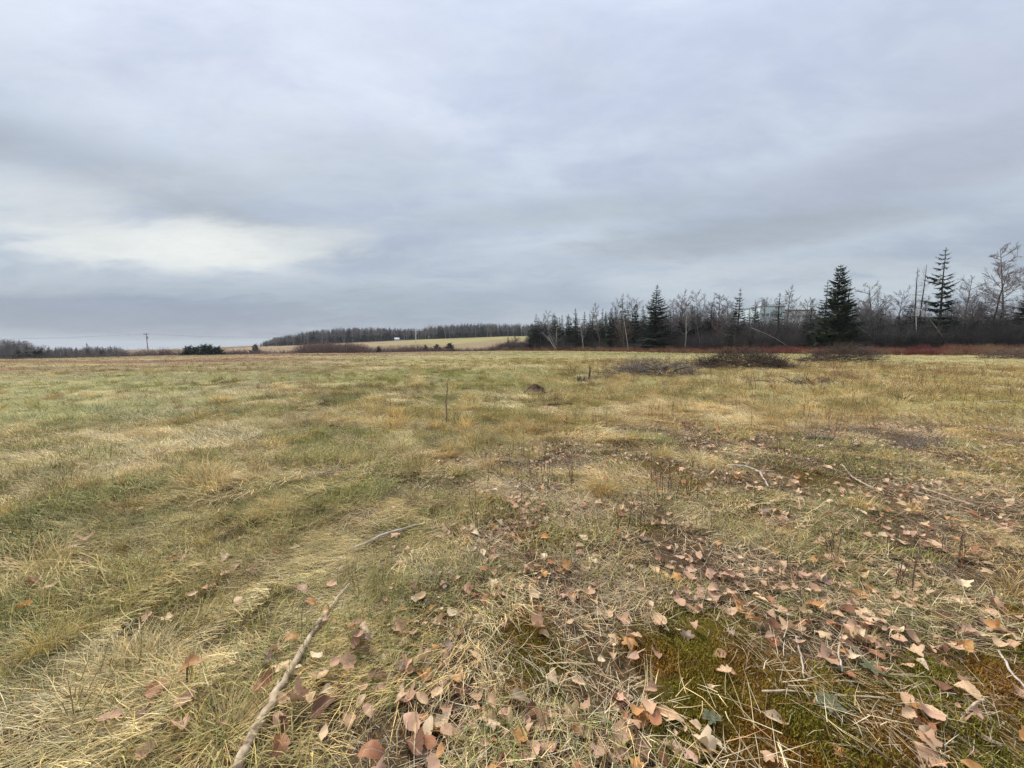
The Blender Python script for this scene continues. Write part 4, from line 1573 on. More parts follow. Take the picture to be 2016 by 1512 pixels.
stick('branch', [(1796, 962), (1850, 980), (1912, 1003)], (0.009, 0.006), 'stick_tan', 'upper one of two parallel pale sticks at the right', lift=0.03)
stick('branch', [(1800, 974), (1860, 993), (1925, 1016)], (0.007, 0.005), 'stick_tan', 'lower one of two parallel pale sticks at the right', lift=0.025)
stick('branch', [(1932, 764), (1975, 766), (2030, 775)], (0.025, 0.017), 'dead_wood', 'upper pale branch lying at the right edge in the straw', lift=0.05)
stick('branch', [(1935, 797), (1965, 795), (1998, 795)], (0.03, 0.02), 'dead_wood', 'lower pale branch lying at the right edge in the straw', lift=0.03)
stick('branch', [(1975, 882), (2000, 888), (2040, 898)], (0.014, 0.01), 'stick_tan', 'pale branch running out at the right edge above the leaves', lift=0.04)
stick('branch', [(585, 992), (640, 966), (702, 940)], (0.010, 0.006), 'stem_dark', 'thin dark twig lying across the brown litter left of centre', lift=0.03)
stick('branch', [(1655, 1262), (1650, 1295), (1657, 1332)], (0.0045, 0.004), 'stick_pale', 'short white twig on the moss below the pink brown leaf', lift=0.02)
stick('branch', [(1566, 1262), (1577, 1300), (1582, 1345)], (0.0045, 0.0035), 'stick_pale', 'left one of the short white twigs on the moss', lift=0.02)
stick('branch', [(1890, 1432), (1905, 1410), (1934, 1390)], (0.006, 0.0045), 'stick_tan', 'forked tan twig lying on the moss at lower right', lift=0.02, side=((0.5, -1.0, 0.06),))
stick('branch', [(1500, 1372), (1600, 1378), (1742, 1384)], (0.0045, 0.003), 'stick_tan', 'long thin straw stalk lying across the moss', 'stalk', lift=0.022, sides=6)
stick('branch', [(1965, 1290), (1990, 1335), (2025, 1372)], (0.005, 0.004), 'stick_pale', 'thin pale twig on the moss at the right edge', lift=0.02, sides=6)
stick('branch', [(1690, 1455), (1715, 1480), (1750, 1506)], (0.006, 0.004), 'stem_dark', 'short dark twig on the moss near the bottom right', lift=0.02, sides=6)
stick('branch', [(1080, 800), (1105, 796), (1128, 798)], (0.03, 0.02), 'bark_dark', 'short dark branch on the straw below the soil mound', lift=0.02)
stick('branch', [(300, 1470), (325, 1440), (330, 1410)], (0.006, 0.004), 'stem_dark', 'dark broken stalk in the straw left of the long branch', 'stalk', lift=0.03, sides=6)


noisy('sapling_bark', (0.15, 0.10, 0.065), (0.36, 0.27, 0.18), 9.0, stretch=(1, 1, 0.25), bdist=0.004)
# ---- dead sapling left of centre
def sapling():
    x, y, z = ground(878, 838)
    o = empty('dead_sapling', (x, y, z))
    rnd = random.Random(4)
    h = 0.94
    pts = [(0, 0, -0.04), (0.018, 0, h * 0.25), (0.006, 0.005, h * 0.5), (0.04, 0.0, h * 0.72), (0.034, 0, h * 0.86), (0.066, 0, h)]
    MB().tube(pts, [0.018, 0.015, 0.012, 0.009, 0.006, 0.0025], 8).build('stem', 'sapling_bark', o, True)
    for zb, az, ln in ((0.72, 0.3, 0.24), (0.66, 2.8, 0.2), (0.45, 0.1, 0.26), (0.8, 2.6, 0.18), (0.55, 3.4, 0.2), (0.35, 2.9, 0.22)):
        b = np.array([0.02 * zb * 2, 0, h * zb])
        d = np.array([math.cos(az) * 0.5, math.sin(az) * 0.3, 0.8]) * ln
        MB().tube([b, b + d * 0.5, b + d], [0.006, 0.005, 0.002], 5).build('side_twig', 'stick_tan', o)
    for i in range(9):
        a = rnd.uniform(0, 6.28)
        b = np.array([rnd.uniform(0.0, 0.28), rnd.uniform(-0.1, 0.1), -0.02])
        d = np.array([math.cos(a) * 0.18, math.sin(a) * 0.12, rnd.uniform(0.12, 0.36)])
        MB().tube([b, b + d * 0.55, b + d + np.array([rnd.gauss(0, .03), 0, 0.02])], [0.005, 0.004, 0.0015], 5).build('basal_twig', 'twigs_brown', o)
    tag(o, 'dead broken sapling standing upright alone in the yellow grass', 'sapling')


sapling()


# ---- stump with a broken upright
def stump():
    x, y, z = ground(1150, 752)
    o = empty('tree_stump', (x, y, z))
    rnd = random.Random(9)
    for i in range(14):
        a = 6.28 * i / 14 + rnd.gauss(0, 0.1)
        r = rnd.uniform(0.16, 0.25)
        b = np.array([r * math.cos(a), r * math.sin(a), -0.05])
        hh = rnd.uniform(0.16, 0.34)
        MB().tube([b, b + [0.03 * math.cos(a), 0.03 * math.sin(a), hh * 0.6], b + [0.05 * math.cos(a), 0.05 * math.sin(a), hh]], [0.055, 0.045, 0.03], 6).build('stub', rnd.choice(['bark_grey', 'bark_dark', 'dead_wood']), o)
    MB().tube([(0.22, 0, -0.05), (0.23, 0, 0.3), (0.25, 0, 0.5), (0.22, 0.0, 0.68)], [0.045, 0.04, 0.035, 0.012], 7).build('broken_stem', 'bark_dark', o, True)
    MB().tube([(-0.2, 0.0, -0.05), (-0.2, 0, 0.35), (-0.19, 0, 0.5)], [0.02, 0.018, 0.01], 6).build('broken_stem', 'dead_wood', o, True)
    tag(o, 'ragged tree stump with one dark broken stem sticking up', 'stump')


stump()


# ---- dug-up soil mound
def mound():
    x, y, z = ground(1053, 775)
    o = empty('soil_mound', (x, y, z))
    rnd = random.Random(12)
    V, F = [], []
    nr, nt = 7, 18
    for i in range(nr):
        r = 0.36 * i / (nr - 1)
        for k in range(nt):
            a = 6.28 * k / nt
            q = r * (1 + 0.25 * math.sin(3 * a + 1) + rnd.gauss(0, 0.06))
            V.append((q * math.cos(a) * 1.2, q * math.sin(a), 0.33 * (1 - (i / (nr - 1)) ** 1.5) - 0.03 + rnd.gauss(0, 0.018)))
    for i in range(nr - 1):
        for k in range(nt):
            F.append((i * nt + k, (i + 1) * nt + k, (i + 1) * nt + (k + 1) % nt, i * nt + (k + 1) % nt))
    MB().add(V, F).build('earth', 'soil', o)
    for i in range(16):
        b = np.array([rnd.uniform(-0.3, 0.75), rnd.uniform(-0.35, 0.2), 0.0])
        b[2] = float(H(x + b[0], y + b[1])) - z + 0.02
        s = rnd.uniform(0.02, 0.06)
        vs_ = [(b + s * np.array([rnd.gauss(0, 1), rnd.gauss(0, 1), rnd.gauss(0, 0.6)])) for _ in range(6)]
        c = b
        MB().add([c + [s, 0, 0], c - [s, 0, 0], c + [0, s * 1.2, 0], c - [0, s, 0], c + [0, 0, s * 0.8], c - [0, 0, s]], [(0, 2, 4), (2, 1, 4), (1, 3, 4), (3, 0, 4), (2, 0, 5), (1, 2, 5), (3, 1, 5), (0, 3, 5)]).build('clod', 'soil', o)
    tag(o, 'small dark mound of dug-up soil with clods beside it', 'mound')


mound()


noisy('twigs_dark', (0.075, 0.052, 0.042), (0.14, 0.10, 0.08), 2.0)
# ---- brush piles
def brush_pile(px, py, half, height, label, seed, nbig=26, fine=260, mat='twigs_brown', loose=0.0, skew=0.0, big_r=0.03):
    x, y, z = ground(px, py)
    rnd = random.Random(seed)
    dep = half * 0.45
    y += dep * 0.6
    z = float(H(x, y))
    o = empty('brush_pile', (x, y, z))

    def hump(u):
        return height * max(0.0, 1 - abs(u - skew) ** 1.7) ** 0.8
    for i in range(nbig):
        u = rnd.uniform(-0.95, 0.95)
        b = np.array([u * half, rnd.gauss(0, 0.4) * dep, rnd.uniform(0.0, 0.55) * hump(u)])
        ln = half * rnd.uniform(0.35, 0.9)
        d = np.array([rnd.choice([-1, 1]) * rnd.uniform(0.6, 1), rnd.gauss(0, 0.35), rnd.uniform(-0.1, 0.3 + 0.3 * loose)])
        d /= np.linalg.norm(d)
        pts = [b]
        for k in range(4):
            d = d + np.array([rnd.gauss(0, 0.12), rnd.gauss(0, 0.12), rnd.gauss(-0.03, 0.12)])
            d /= np.linalg.norm(d)
            q = pts[-1] + d * ln / 4
            uu = max(-1, min(1, q[0] / half))
            q[2] = min(max(q[2], 0.02), hump(uu) * 1.15 + 0.12 + 0.3 * loose * rnd.random())
            pts.append(q)
        r = big_r * rnd.uniform(0.5, 1.2)
        MB().tube(pts, [r * (1 - 0.17 * k) for k in range(5)], 6).build('branch', rnd.choice(['bark_grey', 'bark_dark', mat]), o, True)
    mb = MB()
    for i in range(fine):
        u = rnd.uniform(-1, 1)
        hh = hump(u) * (1 + 0.25 * loose)
        p = np.array([u * half, rnd.gauss(0, 0.45) * dep, rnd.random() ** 0.8 * hh])
        ln = rnd.uniform(0.3, 0.9) * min(1.0, half * 0.4) * min(1.0, height * 1.6)
        rk_ = min(1.0, half * 0.6)
        d = np.array([rnd.gauss(0, 1), rnd.gauss(0, 0.6), rnd.gauss(0.35, 0.5)])
        d /= np.linalg.norm(d)
        pts = [p]
        for k in range(3):
            d = d + np.array([rnd.gauss(0, 0.2), rnd.gauss(0, 0.2), rnd.gauss(0, 0.2)])
            d /= np.linalg.norm(d)
            q = pts[-1] + d * ln / 3
            q[2] = max(q[2], 0.02)
            pts.append(q)
        mb.tube(pts, [0.012 * rk_, 0.010 * rk_, 0.007 * rk_, 0.004 * rk_], 3, cap=False)
        for k in range(5):
            b = pts[rnd.randint(0, 3)]
            e = d + np.array([rnd.gauss(0, 0.8), rnd.gauss(0, 0.8), rnd.gauss(0.2, 0.6)])
            mb.tube([b, b + e * rnd.uniform(0.08, 0.22) * min(1.0, half * 0.5)], [0.006 * rk_, 0.003 * rk_], 3, cap=False)
    t = mb.build('twig_tangle', mat, o)
    t['kind'] = 'stuff'
    tag(o, label, 'brush pile', 'heaps of cut branches')
    return o


brush_pile(1290, 742, 2.1, 0.62, 'low loose brush pile of grey forked branches, nearest of the three', 1, 46, 230, 'twigs_grey', loose=1.1, skew=0.15, big_r=0.03)
brush_pile(1482, 727, 3.1, 1.08, 'high dark brush pile in the middle, densely heaped', 2, 44, 1200, 'twigs_dark', big_r=0.035, loose=0.5, skew=-0.05)
brush_pile(1668, 713, 3.6, 1.45, 'dark brush pile farthest back, right of the high one', 3, 44, 1200, 'twigs_dark', big_r=0.045, loose=0.5, skew=0.2)
brush_pile(2005, 707, 3.0, 1.1, 'brush heap cut by the right edge of the photo', 4, 26, 450, 'twigs_brown', big_r=0.05)
brush_pile(1596, 757, 1.3, 0.18, 'flat strip of dark cut twigs lying in the straw', 5, 18, 90, 'twigs_brown', big_r=0.03)
brush_pile(1190, 745, 0.75, 0.2, 'small scatter of cut branches right of the stump', 6, 14, 50, 'twigs_grey', big_r=0.028)
brush_pile(1855, 885, 0.45, 0.14, 'small grey heap of twigs on the litter at the right', 7, 10, 110, 'twigs_grey', big_r=0.012)


# ---- leaves
def leaf_mesh(seed, kind):
    """dry leaf, about 1 long along Y from the stalk, cupped and curled; X across"""
    rnd = random.Random(seed)
    n = 32
    out = []
    for i in range(n):
        a = 2 * math.pi * i / n
        if kind == 'maple':
            lob = 0.5 + 0.5 * math.cos(5 * (a - math.pi / 2))
            r = 0.30 + 0.22 * lob ** 0.8
            if i % 2:
                r *= 0.92
            xx, yy = r * math.cos(a) * 1.05, 0.42 + r * math.sin(a)
        elif kind == 'ovate':
            s = 0.5 - 0.5 * math.cos(a)
            yy = (1 - math.cos(a)) * 0.5
            w = 0.36 * math.sin(math.pi * yy ** 0.72) ** 0.85
            xx = w * (1 if a < math.pi else -1)
            xx *= 0.93 + 0.14 * (i % 2)
        elif kind == 'oval':
            yy = (1 - math.cos(a)) * 0.5
            w = 0.25 * math.sin(math.pi * yy ** 0.9) ** 0.9
            xx = w * (1 if a < math.pi else -1)
        else:  # torn
            yy = (1 - math.cos(a)) * 0.5
            w = 0.34 * math.sin(math.pi * yy ** 0.8) ** 0.8
            xx = w * (1 if a < math.pi else -1) * rnd.uniform(0.65, 1.15)
        out.append((xx * rnd.uniform(0.94, 1.06), yy * rnd.uniform(0.97, 1.03)))
    cx, cy = 0.0, 0.45
    cup = rnd.uniform(-0.8, 2.2)
    roll = rnd.uniform(-1.2, 1.2)
    tw = rnd.uniform(-1.1, 1.1)
    wv = [rnd.uniform(0, 6.28) for _ in range(3)]

    def lift(x, y):
        z = cup * x * x + roll * (y - 0.5) ** 2 + tw * x * (y - 0.5) + 0.03 * math.sin(9 * x + wv[0]) + 0.03 * math.sin(8 * y + wv[1])
        return z + 0.10 * abs(x)
    V = [(cx, cy, lift(cx, cy))]
    for f in (0.36, 0.7, 1.0):
        for (x, y) in out:
            xx, yy = cx + (x - cx) * f, cy + (y - cy) * f
            V.append((xx, yy, lift(xx, yy) + (rnd.gauss(0, 0.014) if f == 1.0 else 0)))
    F = []
    for i in range(n):
        j = (i + 1) % n
        F.append((0, 1 + i, 1 + j))
        F.append((1 + i, 1 + n + i, 1 + n + j, 1 + j))
        F.append((1 + n + i, 1 + 2 * n + i, 1 + 2 * n + j, 1 + n + j))
    # stalk
    w = 0.012
    sx = rnd.uniform(-0.15, 0.15)
    b = len(V)
    V += [(-w, 0.0, lift(0, 0)), (w, 0.0, lift(0, 0)), (sx + w, -0.4, 0.05), (sx - w, -0.4, 0.05)]
    F.append((b, b + 3, b + 2, b + 1))
    V = [(x * 0.09, y * 0.09 - 0.04, z * 0.09) for x, y, z in V]
    return MB().add(V, F).mesh('leaf', 'dry_leaf', True)


LEAF = {k: [leaf_mesh(100 + 20 * i + j, k) for j in range(9)] for i, k in enumerate(('maple', 'ovate', 'oval', 'torn'))}
LCOL = {
    'pink brown': (0.51, 0.315, 0.19), 'orange brown': (0.55, 0.28, 0.10), 'tan': (0.62, 0.43, 0.25),
    'dark brown': (0.18, 0.085, 0.045), 'pale': (0.68, 0.52, 0.33), 'red brown': (0.36, 0.16, 0.08),
    'grey brown': (0.30, 0.215, 0.16), 'rosy': (0.51, 0.315, 0.21),
}
SHAPE = {'maple': 'lobed', 'ovate': 'heart shaped', 'oval': 'oval', 'torn': 'ragged'}
MARKS = [  # places one can find in the photograph
    (575, 1335, 0.45, 'beside the long bare branch'), (770, 1062, 0.45, 'by the short pale stick'),
    (1628, 1399, 0.4, 'by the larger grey green rosette'), (1715, 1330, 0.35, 'by the smaller grey green rosette'),
    (1650, 1300, 0.35, 'by the white twigs on the moss'), (1450, 935, 0.9, 'by the bent pale branch'),
    (1690, 948, 0.8, 'by the crooked pale branch'), (1180, 960, 0.8, 'by the golden tussock'),
    (1055, 1200, 0.3, 'on the small moss patch'), (1860, 985, 0.9, 'by the two parallel sticks'),
]
MARKW = [(np.array(ground(px, py)[:2]), r, s) for px, py, r, s in MARKS]
leaf_list = []


def add_leaf(px, py, size, kind, colour, raised=0.0, flat_=False):
    x, y, z = ground(px, py)
    leaf_list.append(dict(px=px, py=py, x=x, y=y, z=z, size=size, kind=kind, col=colour, raised=raised, flat=flat_))


M_, O_, V_, T_ = 'maple', 'ovate', 'oval', 'torn'
for q in (
    (465, 1135, 1.0, O_, 'pink brown'), (495, 1137, .9, O_, 'rosy'), (380, 1189, .8, V_, 'tan'), (337, 1160, .7, O_, 'tan'), (292, 1236, .9, T_, 'pink brown'),
    (170, 1127, 1.2, T_, 'dark brown'), (201, 1153, 1.1, V_, 'pink brown'), (66, 1170, 1.0, O_, 'red brown'), (99, 1177, 1.1, V_, 'tan'),
    (312, 1382, 1.15, O_, 'red brown'), (365, 1417, 1.25, V_, 'rosy'), (286, 1427, 1.2, V_, 'dark brown'), (215, 1451, 1.1, T_, 'pink brown'), (356, 1458, 1.0, O_, 'pink brown'),
    (639, 1352, 1.15, M_, 'tan'), (521, 1368, 1.1, T_, 'red brown'), (587, 1396, 1.15, M_, 'pink brown'), (636, 1416, 1.2, O_, 'dark brown'), (556, 1500, 1.0, O_, 'red brown'),
    (578, 1274, .9, O_, 'orange brown'), (644, 1245, .9, V_, 'rosy'), (597, 1184, .9, O_, 'rosy'), (613, 1212, .8, T_, 'orange brown'), (167, 1080, 1.2, M_, 'rosy'),
    (152, 1096, 1.0, V_, 'rosy'), (453, 1108, .9, V_, 'pink brown'), (698, 1262, 1.0, T_, 'red brown'),
    (877, 1050, .9, O_, 'tan'), (818, 1167, 1.1, O_, 'dark brown'), (843, 1193, 1.0, V_, 'grey brown'), (851, 1210, .8, V_, 'orange brown'), (973, 1106, 1.2, O_, 'pink brown'), (971, 1093, .9, V_, 'red brown'),
    (1112, 1130, 1.0, M_, 'orange brown'), (1152, 1127, 1.0, O_, 'tan'), (1171, 1167, 1.15, O_, 'tan'), (1129, 1184, 1.0, T_, 'pink brown'), (1245, 1123, .9, O_, 'pale'), (1060, 1243, 1.1, M_, 'pink brown'), (1072, 1256, .9, V_, 'tan'),
    (1297, 1234, 1.1, O_, 'tan'), (1245, 1267, 1.05, T_, 'tan'), (1247, 1290, 1.05, M_, 'tan'), (1292, 1295, .9, O_, 'pink brown'), (1181, 1217, .9, V_, 'tan'), (1223, 1236, 1.0, M_, 'pink brown'), (1318, 1125, .9, O_, 'tan'),
    (879, 1290, 1.0, O_, 'pink brown'), (702, 1290, 1.0, V_, 'dark brown'), (785, 1262, .95, M_, 'pink brown'), (721, 1285, .9, T_, 'grey brown'), (817, 1240, .7, O_, 'pale'),
    (940, 1378, 1.0, O_, 'pink brown'), (915, 1372, .9, V_, 'tan'), (1015, 1389, 1.3, V_, 'grey brown'), (997, 1422, .85, O_, 'tan'), (1070, 1440, 1.15, M_, 'pink brown'), (1082, 1412, .95, V_, 'tan'), (1050, 1418, 1.1, V_, 'dark brown'),
    (1143, 1446, 1.1, O_, 'pink brown'), (1167, 1482, 1.2, O_, 'orange brown'), (1284, 1469, 1.0, V_, 'rosy'), (813, 1482, 1.25, O_, 'dark brown'), (732, 1508, 1.1, O_, 'red brown'), (866, 1505, .8, T_, 'orange brown'),
    (872, 1430, 1.0, T_, 'pale'), (827, 1423, .8, V_, 'orange brown'), (1188, 1420, 1.0, T_, 'grey brown'), (1084, 1347, 1.0, O_, 'pale'), (1174, 1100, 1.0, T_, 'tan'), (1150, 1408, .9, V_, 'pink brown'),
    (1682, 1252, 1.1, O_, 'pink brown'), (1800, 1295, .95, M_, 'tan'), (1875, 1292, 1.15, T_, 'tan'), (1850, 1272, 1.0, V_, 'pink brown'), (1540, 1118, 1.0, O_, 'tan'), (1569, 1139, 1.0, V_, 'rosy'), (1500, 1087, .95, T_, 'tan'),
    (1401, 1182, 1.1, O_, 'rosy'), (1356, 1208, 1.1, O_, 'pink brown'), (1437, 1179, 1.0, M_, 'pink brown'), (1437, 1215, 1.0, T_, 'tan'), (1552, 1246, 1.05, M_, 'tan'), (1587, 1219, .9, M_, 'tan'), (1531, 1205, .85, T_, 'tan'),
    (1722, 1033, 1.2, O_, 'red brown'), (1823, 1076, 1.1, O_, 'pink brown'), (1863, 1149, 1.1, V_, 'pink brown'), (1906, 1187, 1.1, V_, 'pink brown'), (1950, 1196, 1.0, V_, 'rosy'), (1940, 1213, 1.0, V_, 'tan'),
    (1976, 1049, 1.1, V_, 'rosy'), (1889, 1104, 1.0, V_, 'orange brown'), (1606, 1111, 1.05, O_, 'dark brown'), (1646, 1125, 1.1, O_, 'red brown'), (1637, 1097, 1.1, O_, 'rosy'), (1434, 1108, 1.05, T_, 'pink brown'),
    (1417, 1076, 1.0, O_, 'orange brown'), (1380, 1070, .9, O_, 'rosy'), (1729, 1231, .9, V_, 'pink brown'), (1851, 1243, 1.2, V_, 'grey brown'), (2003, 1226, 1.0, O_, 'pink brown'), (1524, 1427, 1.0, V_, 'pale'),
    (1920, 1430, .75, V_, 'rosy'), (2007, 1378, 1.0, O_, 'pink brown'), (1368, 1500, 1.25, M_, 'grey brown'), (1656, 1496, .7, T_, 'orange brown'), (2000, 1267, .9, V_, 'pale'), (1425, 1330, .8, T_, 'tan'),
    (1225, 1020, 1.1, O_, 'red brown'), (1290, 1035, 1.1, O_, 'pink brown'), (1020, 1025, 1.0, M_, 'pink brown'), (1035, 1037, 1.0, O_, 'rosy'), (1105, 1040, 1.0, T_, 'pink brown'), (1100, 1135, .9, V_, 'red brown'),
    (1350, 990, 1.1, M_, 'tan'), (1540, 985, 1.0, T_, 'pink brown'), (1470, 885, 1.6, M_, 'rosy'), (1500, 882, 1.5, T_, 'rosy'), (1445, 888, 1.4, V_, 'pink brown'), (1400, 915, 1.4, M_, 'orange brown'),
):
    add_leaf(*q)
# the rest of the larger leaves, drifted where the litter lies
rl = random.Random(77)
tries = 0
while len(leaf_list) < 292 and tries < 40000:
    tries += 1
    px, py = rl.uniform(560, 2016), rl.uniform(905, 1505)
    if rl.random() > (0.35 if px < 950 else 0.7 if px < 1300 else 1.0):
        continue
    x, y, z = ground(px, py) if False else (0, 0, 0)
    d = ray(px, py)
    t = -EYE / d[2]
    gx, gy = d[0] * t, d[1] * t
    li = float(litter_m(np.array(gx), np.array(gy)))
    clump = float(fb(np.array(gx), np.array(gy), 0.55, 95))
    if rl.random() > li * float(ss(0.42, 0.62, clump)) * (1 - 0.7 * float(moss_m(np.array(gx), np.array(gy))) * (py > 1300)):
        continue
    if any((l['px'] - px) ** 2 + (l['py'] - py) ** 2 < 14 ** 2 for l in leaf_list):
        continue
    add_leaf(px, py, rl.uniform(0.7, 1.2) * (1.25 if py < 1000 else 1.0), rl.choice([M_, O_, O_, V_, T_]), rl.choice(['pink brown', 'pink brown', 'rosy', 'tan', 'tan', 'orange brown', 'red brown', 'dark brown', 'pale', 'grey brown']))


def where(l):
    best = None
    for c, r, s in MARKW:
        dd = np.hypot(l['x'] - c[0], l['y'] - c[1])
        if dd < r and (best is None or dd / r < best[0]):
            best = (dd / r, s)
    if best:
        return best[1]
    px, py = l['px'], l['py']
    col = 'far left' if px < 300 else 'left' if px < 560 else 'left of centre' if px < 880 else 'centre' if px < 1150 else 'right of centre' if px < 1450 else 'right' if px < 1750 else 'far right'
    row = 'near the bottom edge' if py > 1400 else 'low' if py > 1250 else 'halfway up' if py > 1110 else 'high up' if py > 980 else 'farthest off'
    mo = float(moss_m(np.array(l['x']), np.array(l['y'])))
    li = float(litter_m(np.array(l['x']), np.array(l['y'])))
    on = 'on moss' if mo > 0.5 else 'in litter' if li > 0.35 else 'in straw'
    return on + ', ' + row + ', ' + col


def leaf_labels():
    by = {}
    for l in leaf_list:
        sz = 'big ' if l['size'] > 1.12 else 'small ' if l['size'] < 0.85 else ''
        l['label'] = '%s%s %s leaf %s' % (sz, l['col'], SHAPE[l['kind']], where(l))
        by.setdefault(l['label'], []).append(l)
    for lb, ls in by.items():
        if len(ls) > 1:
            ls.sort(key=lambda q: q['px'])
            names = {2: ['left', 'right'], 3: ['left', 'middle', 'right']}.get(len(ls)) or ['%s from left' % w for w in ('first', 'second', 'third', 'fourth', 'fifth', 'sixth', 'seventh', 'eighth', 'ninth', 'tenth')]
            for nm, q in zip(names, ls):
                q['label'] = lb + ', ' + nm + (' one' if len(ls) < 4 else '')


leaf_labels()
rr_ = random.Random(31)
for l in leaf_list:
    o = link('fallen_leaf', rr_.choice(LEAF[l['kind']]))
    ht = 0.010 + 0.030 * rr_.random() + l['raised']
    li = float(litter_m(np.array(l['x']), np.array(l['y'])))
    ht += (1 - li) * 0.05
    o.location = (l['x'], l['y'], l['z'] + ht)
    tl = 0.2 if l['flat'] else 0.24
    # many lie tipped a little towards the open side, so that their blades show
    o.rotation_euler = (rr_.gauss(0.12, tl), rr_.gauss(0, tl), rr_.uniform(0, 6.28))
    s = l['size'] * rr_.uniform(0.85, 1.02)
    o.scale = (s, s, s * rr_.uniform(0.7, 1.3))
    c = np.array(LCOL[l['col']]) * rr_.uniform(0.92, 1.25)
    o.color = (*np.clip(c, 0, 1), 1)
    tag(o, l['label'], 'leaf', 'fallen leaves')


def small_leaves():
    """the countless smaller and farther leaves and leaf crumbs"""
    rg = np.random.default_rng(17)
    src = [LEAFI[i] for i in range(len(LEAFI))]
    n = 60000
    r = np.sqrt(rg.uniform(1.0, 11.5 ** 2, n))
    t = np.radians(rg.uniform(-60, 62, n))
    x, y = r * np.sin(t), r * np.cos(t)
    cl = fb(x, y, 0.6, 95)
    pr = litter_m(x, y) * (0.15 + 0.85 * ss(0.42, 0.62, cl)) * (1 - 0.9 * moss_m(x, y)) * 0.8 + 0.012 * ss(-4, 2, x)
    pr = pr * np.interp(r, [2.5, 4.0, 6.0], [0.9, 0.5, 0.22])
    pr = pr + 0.03 * ss(-0.4, -0.8, x) * ss(3.4, 2.6, y)
    pr = pr + 0.08 * ss(1, 3.5, x) * ss(11.5, 7, r) * ss(0.46, 0.64, cl)
    k = rg.random(n) < pr
    x, y = x[k], y[k]
    m = len(x)
    P = np.stack([x, y, H(x, y) + 0.018 + 0.04 * rg.random(m)], -1)
    cols = np.array(list(LCOL.values()))
    T = cols[rg.choice(len(cols), m, p=[0.28, 0.06, 0.24, 0.05, 0.1, 0.07, 0.04, 0.16])] * rg.uniform(0.85, 1.2, (m, 1))
    scatter('leaf_litter', P, np.stack([rg.normal(0, 0.25, m), rg.normal(0, 0.25, m), rg.uniform(0, 6.28, m)], -1), 0.25 + 0.75 * rg.random(m) ** 1.1, rg.integers(0, len(src), m), T, src, 'small dry leaves and leaf scraps strewn over the ground', 'leaf litter')


LEAFI = []
for k in LEAF:
    for j in (0, 2, 5, 7):
        me = LEAF[k][j].copy()
        at = me.attributes.new('shade', 'FLOAT_COLOR', 'POINT')
        at.data.foreach_set('color', np.ones(len(me.vertices) * 4))
        me.materials[0] = MATS['grass_blades']
        LEAFI.append(me)
small_leaves()

# a leaf caught on a stalk, left foreground
x, y, z = ground(372, 1362)
o = empty('stalk_with_leaf', (x, y, z))
MB().tube([(0, 0, -0.02), (-0.004, 0, 0.06), (0.002, 0, 0.125)], [0.0045, 0.004, 0.003], 6).build('stalk', 'stem_dark', o, True)
lf = link('leaf', LEAF[O_][1], o, (0.012, 0, 0.128))
lf.rotation_euler = (0.35, 0.15, -1.3)
lf.scale = (1.15,) * 3
lf.color = (0.50, 0.27, 0.11, 1)
tag(o, 'orange tan leaf caught on a short dark stalk in the left foreground', 'leaf')

# ---- upright cut stems
SPOTS = [
    (1010, 905, 60, 'in the litter right of the tall blond tussock'), (1040, 950, 70, 'between the blond and the golden tussock'),
    (1090, 960, 60, 'just left of the golden tussock'), (1240, 1050, 90, 'among leaves behind the pale cupped leaf'),
    (1300, 960, 80, 'in front of the yellow tussock'), (1330, 985, 60, 'right of the golden tussock'),
    (1450, 950, 50, 'in front of the bent pale branch'), (1310, 1060, 50, 'left of the broad olive tuft'),
    (1365, 1040, 40, 'at the left side of the broad olive tuft'), (1400, 1050, 40, 'in the broad olive tuft'),
    (1530, 900, 60, 'right of the bent pale branch'), (1640, 1100, 80, 'among leaves right of the broad blond tuft'),
    (1760, 1180, 90, 'among leaves above the moss at right'), (1870, 1110, 70, 'among leaves near the right edge'),
    (1300, 830, 45, 'in the straw beyond the yellow tussock'), (1600, 830, 50, 'in the straw beyond the grey log'),
    (1690, 800, 45, 'in the straw left of the dark green tussock'), (1770, 770, 55, 'behind the dark green tussock'),
    (1900, 800, 50, 'in the straw beyond the pale flat stone'), (1480, 800, 50, 'in the straw below the high brush pile'),
    (1440, 870, 50, 'beyond the bent pale branch'), (930, 1010, 60, 'in front of the olive tussock'),
    (985, 1005, 60, 'in the litter right of the olive tussock'), (950, 1030, 60, 'in pale straw right of the short pale stick'),
    (1560, 1160, 60, 'among leaves below the broad blond tuft'), (1075, 835, 45, 'in the straw right of the dead sapling'),
    (1180, 860, 45, 'in the litter beyond the golden tussock')]
rs = random.Random(41)


def stem_mesh(seed):
    rnd = random.Random(seed)
    mb = MB()
    n = 5
    p, pts = np.zeros(3), []
    for i in range(n + 1):
        pts.append(np.array([rnd.gauss(0, 0.004) * i, rnd.gauss(0, 0.004) * i, -0.05 + 1.05 * i / n]))
    mb.tube(pts, [0.011, 0.0105, 0.0095, 0.0085, 0.007, 0.005], 6)
    for k in range(rnd.randint(0, 3)):
        b = pts[rnd.randint(2, 4)]
        a = rnd.uniform(0, 6.28)
        mb.tube([b, b + np.array([0.07 * math.cos(a), 0.07 * math.sin(a), 0.12])], [0.007, 0.003], 4)
    return mb.mesh('cut_stem', 'stem_dark', True)


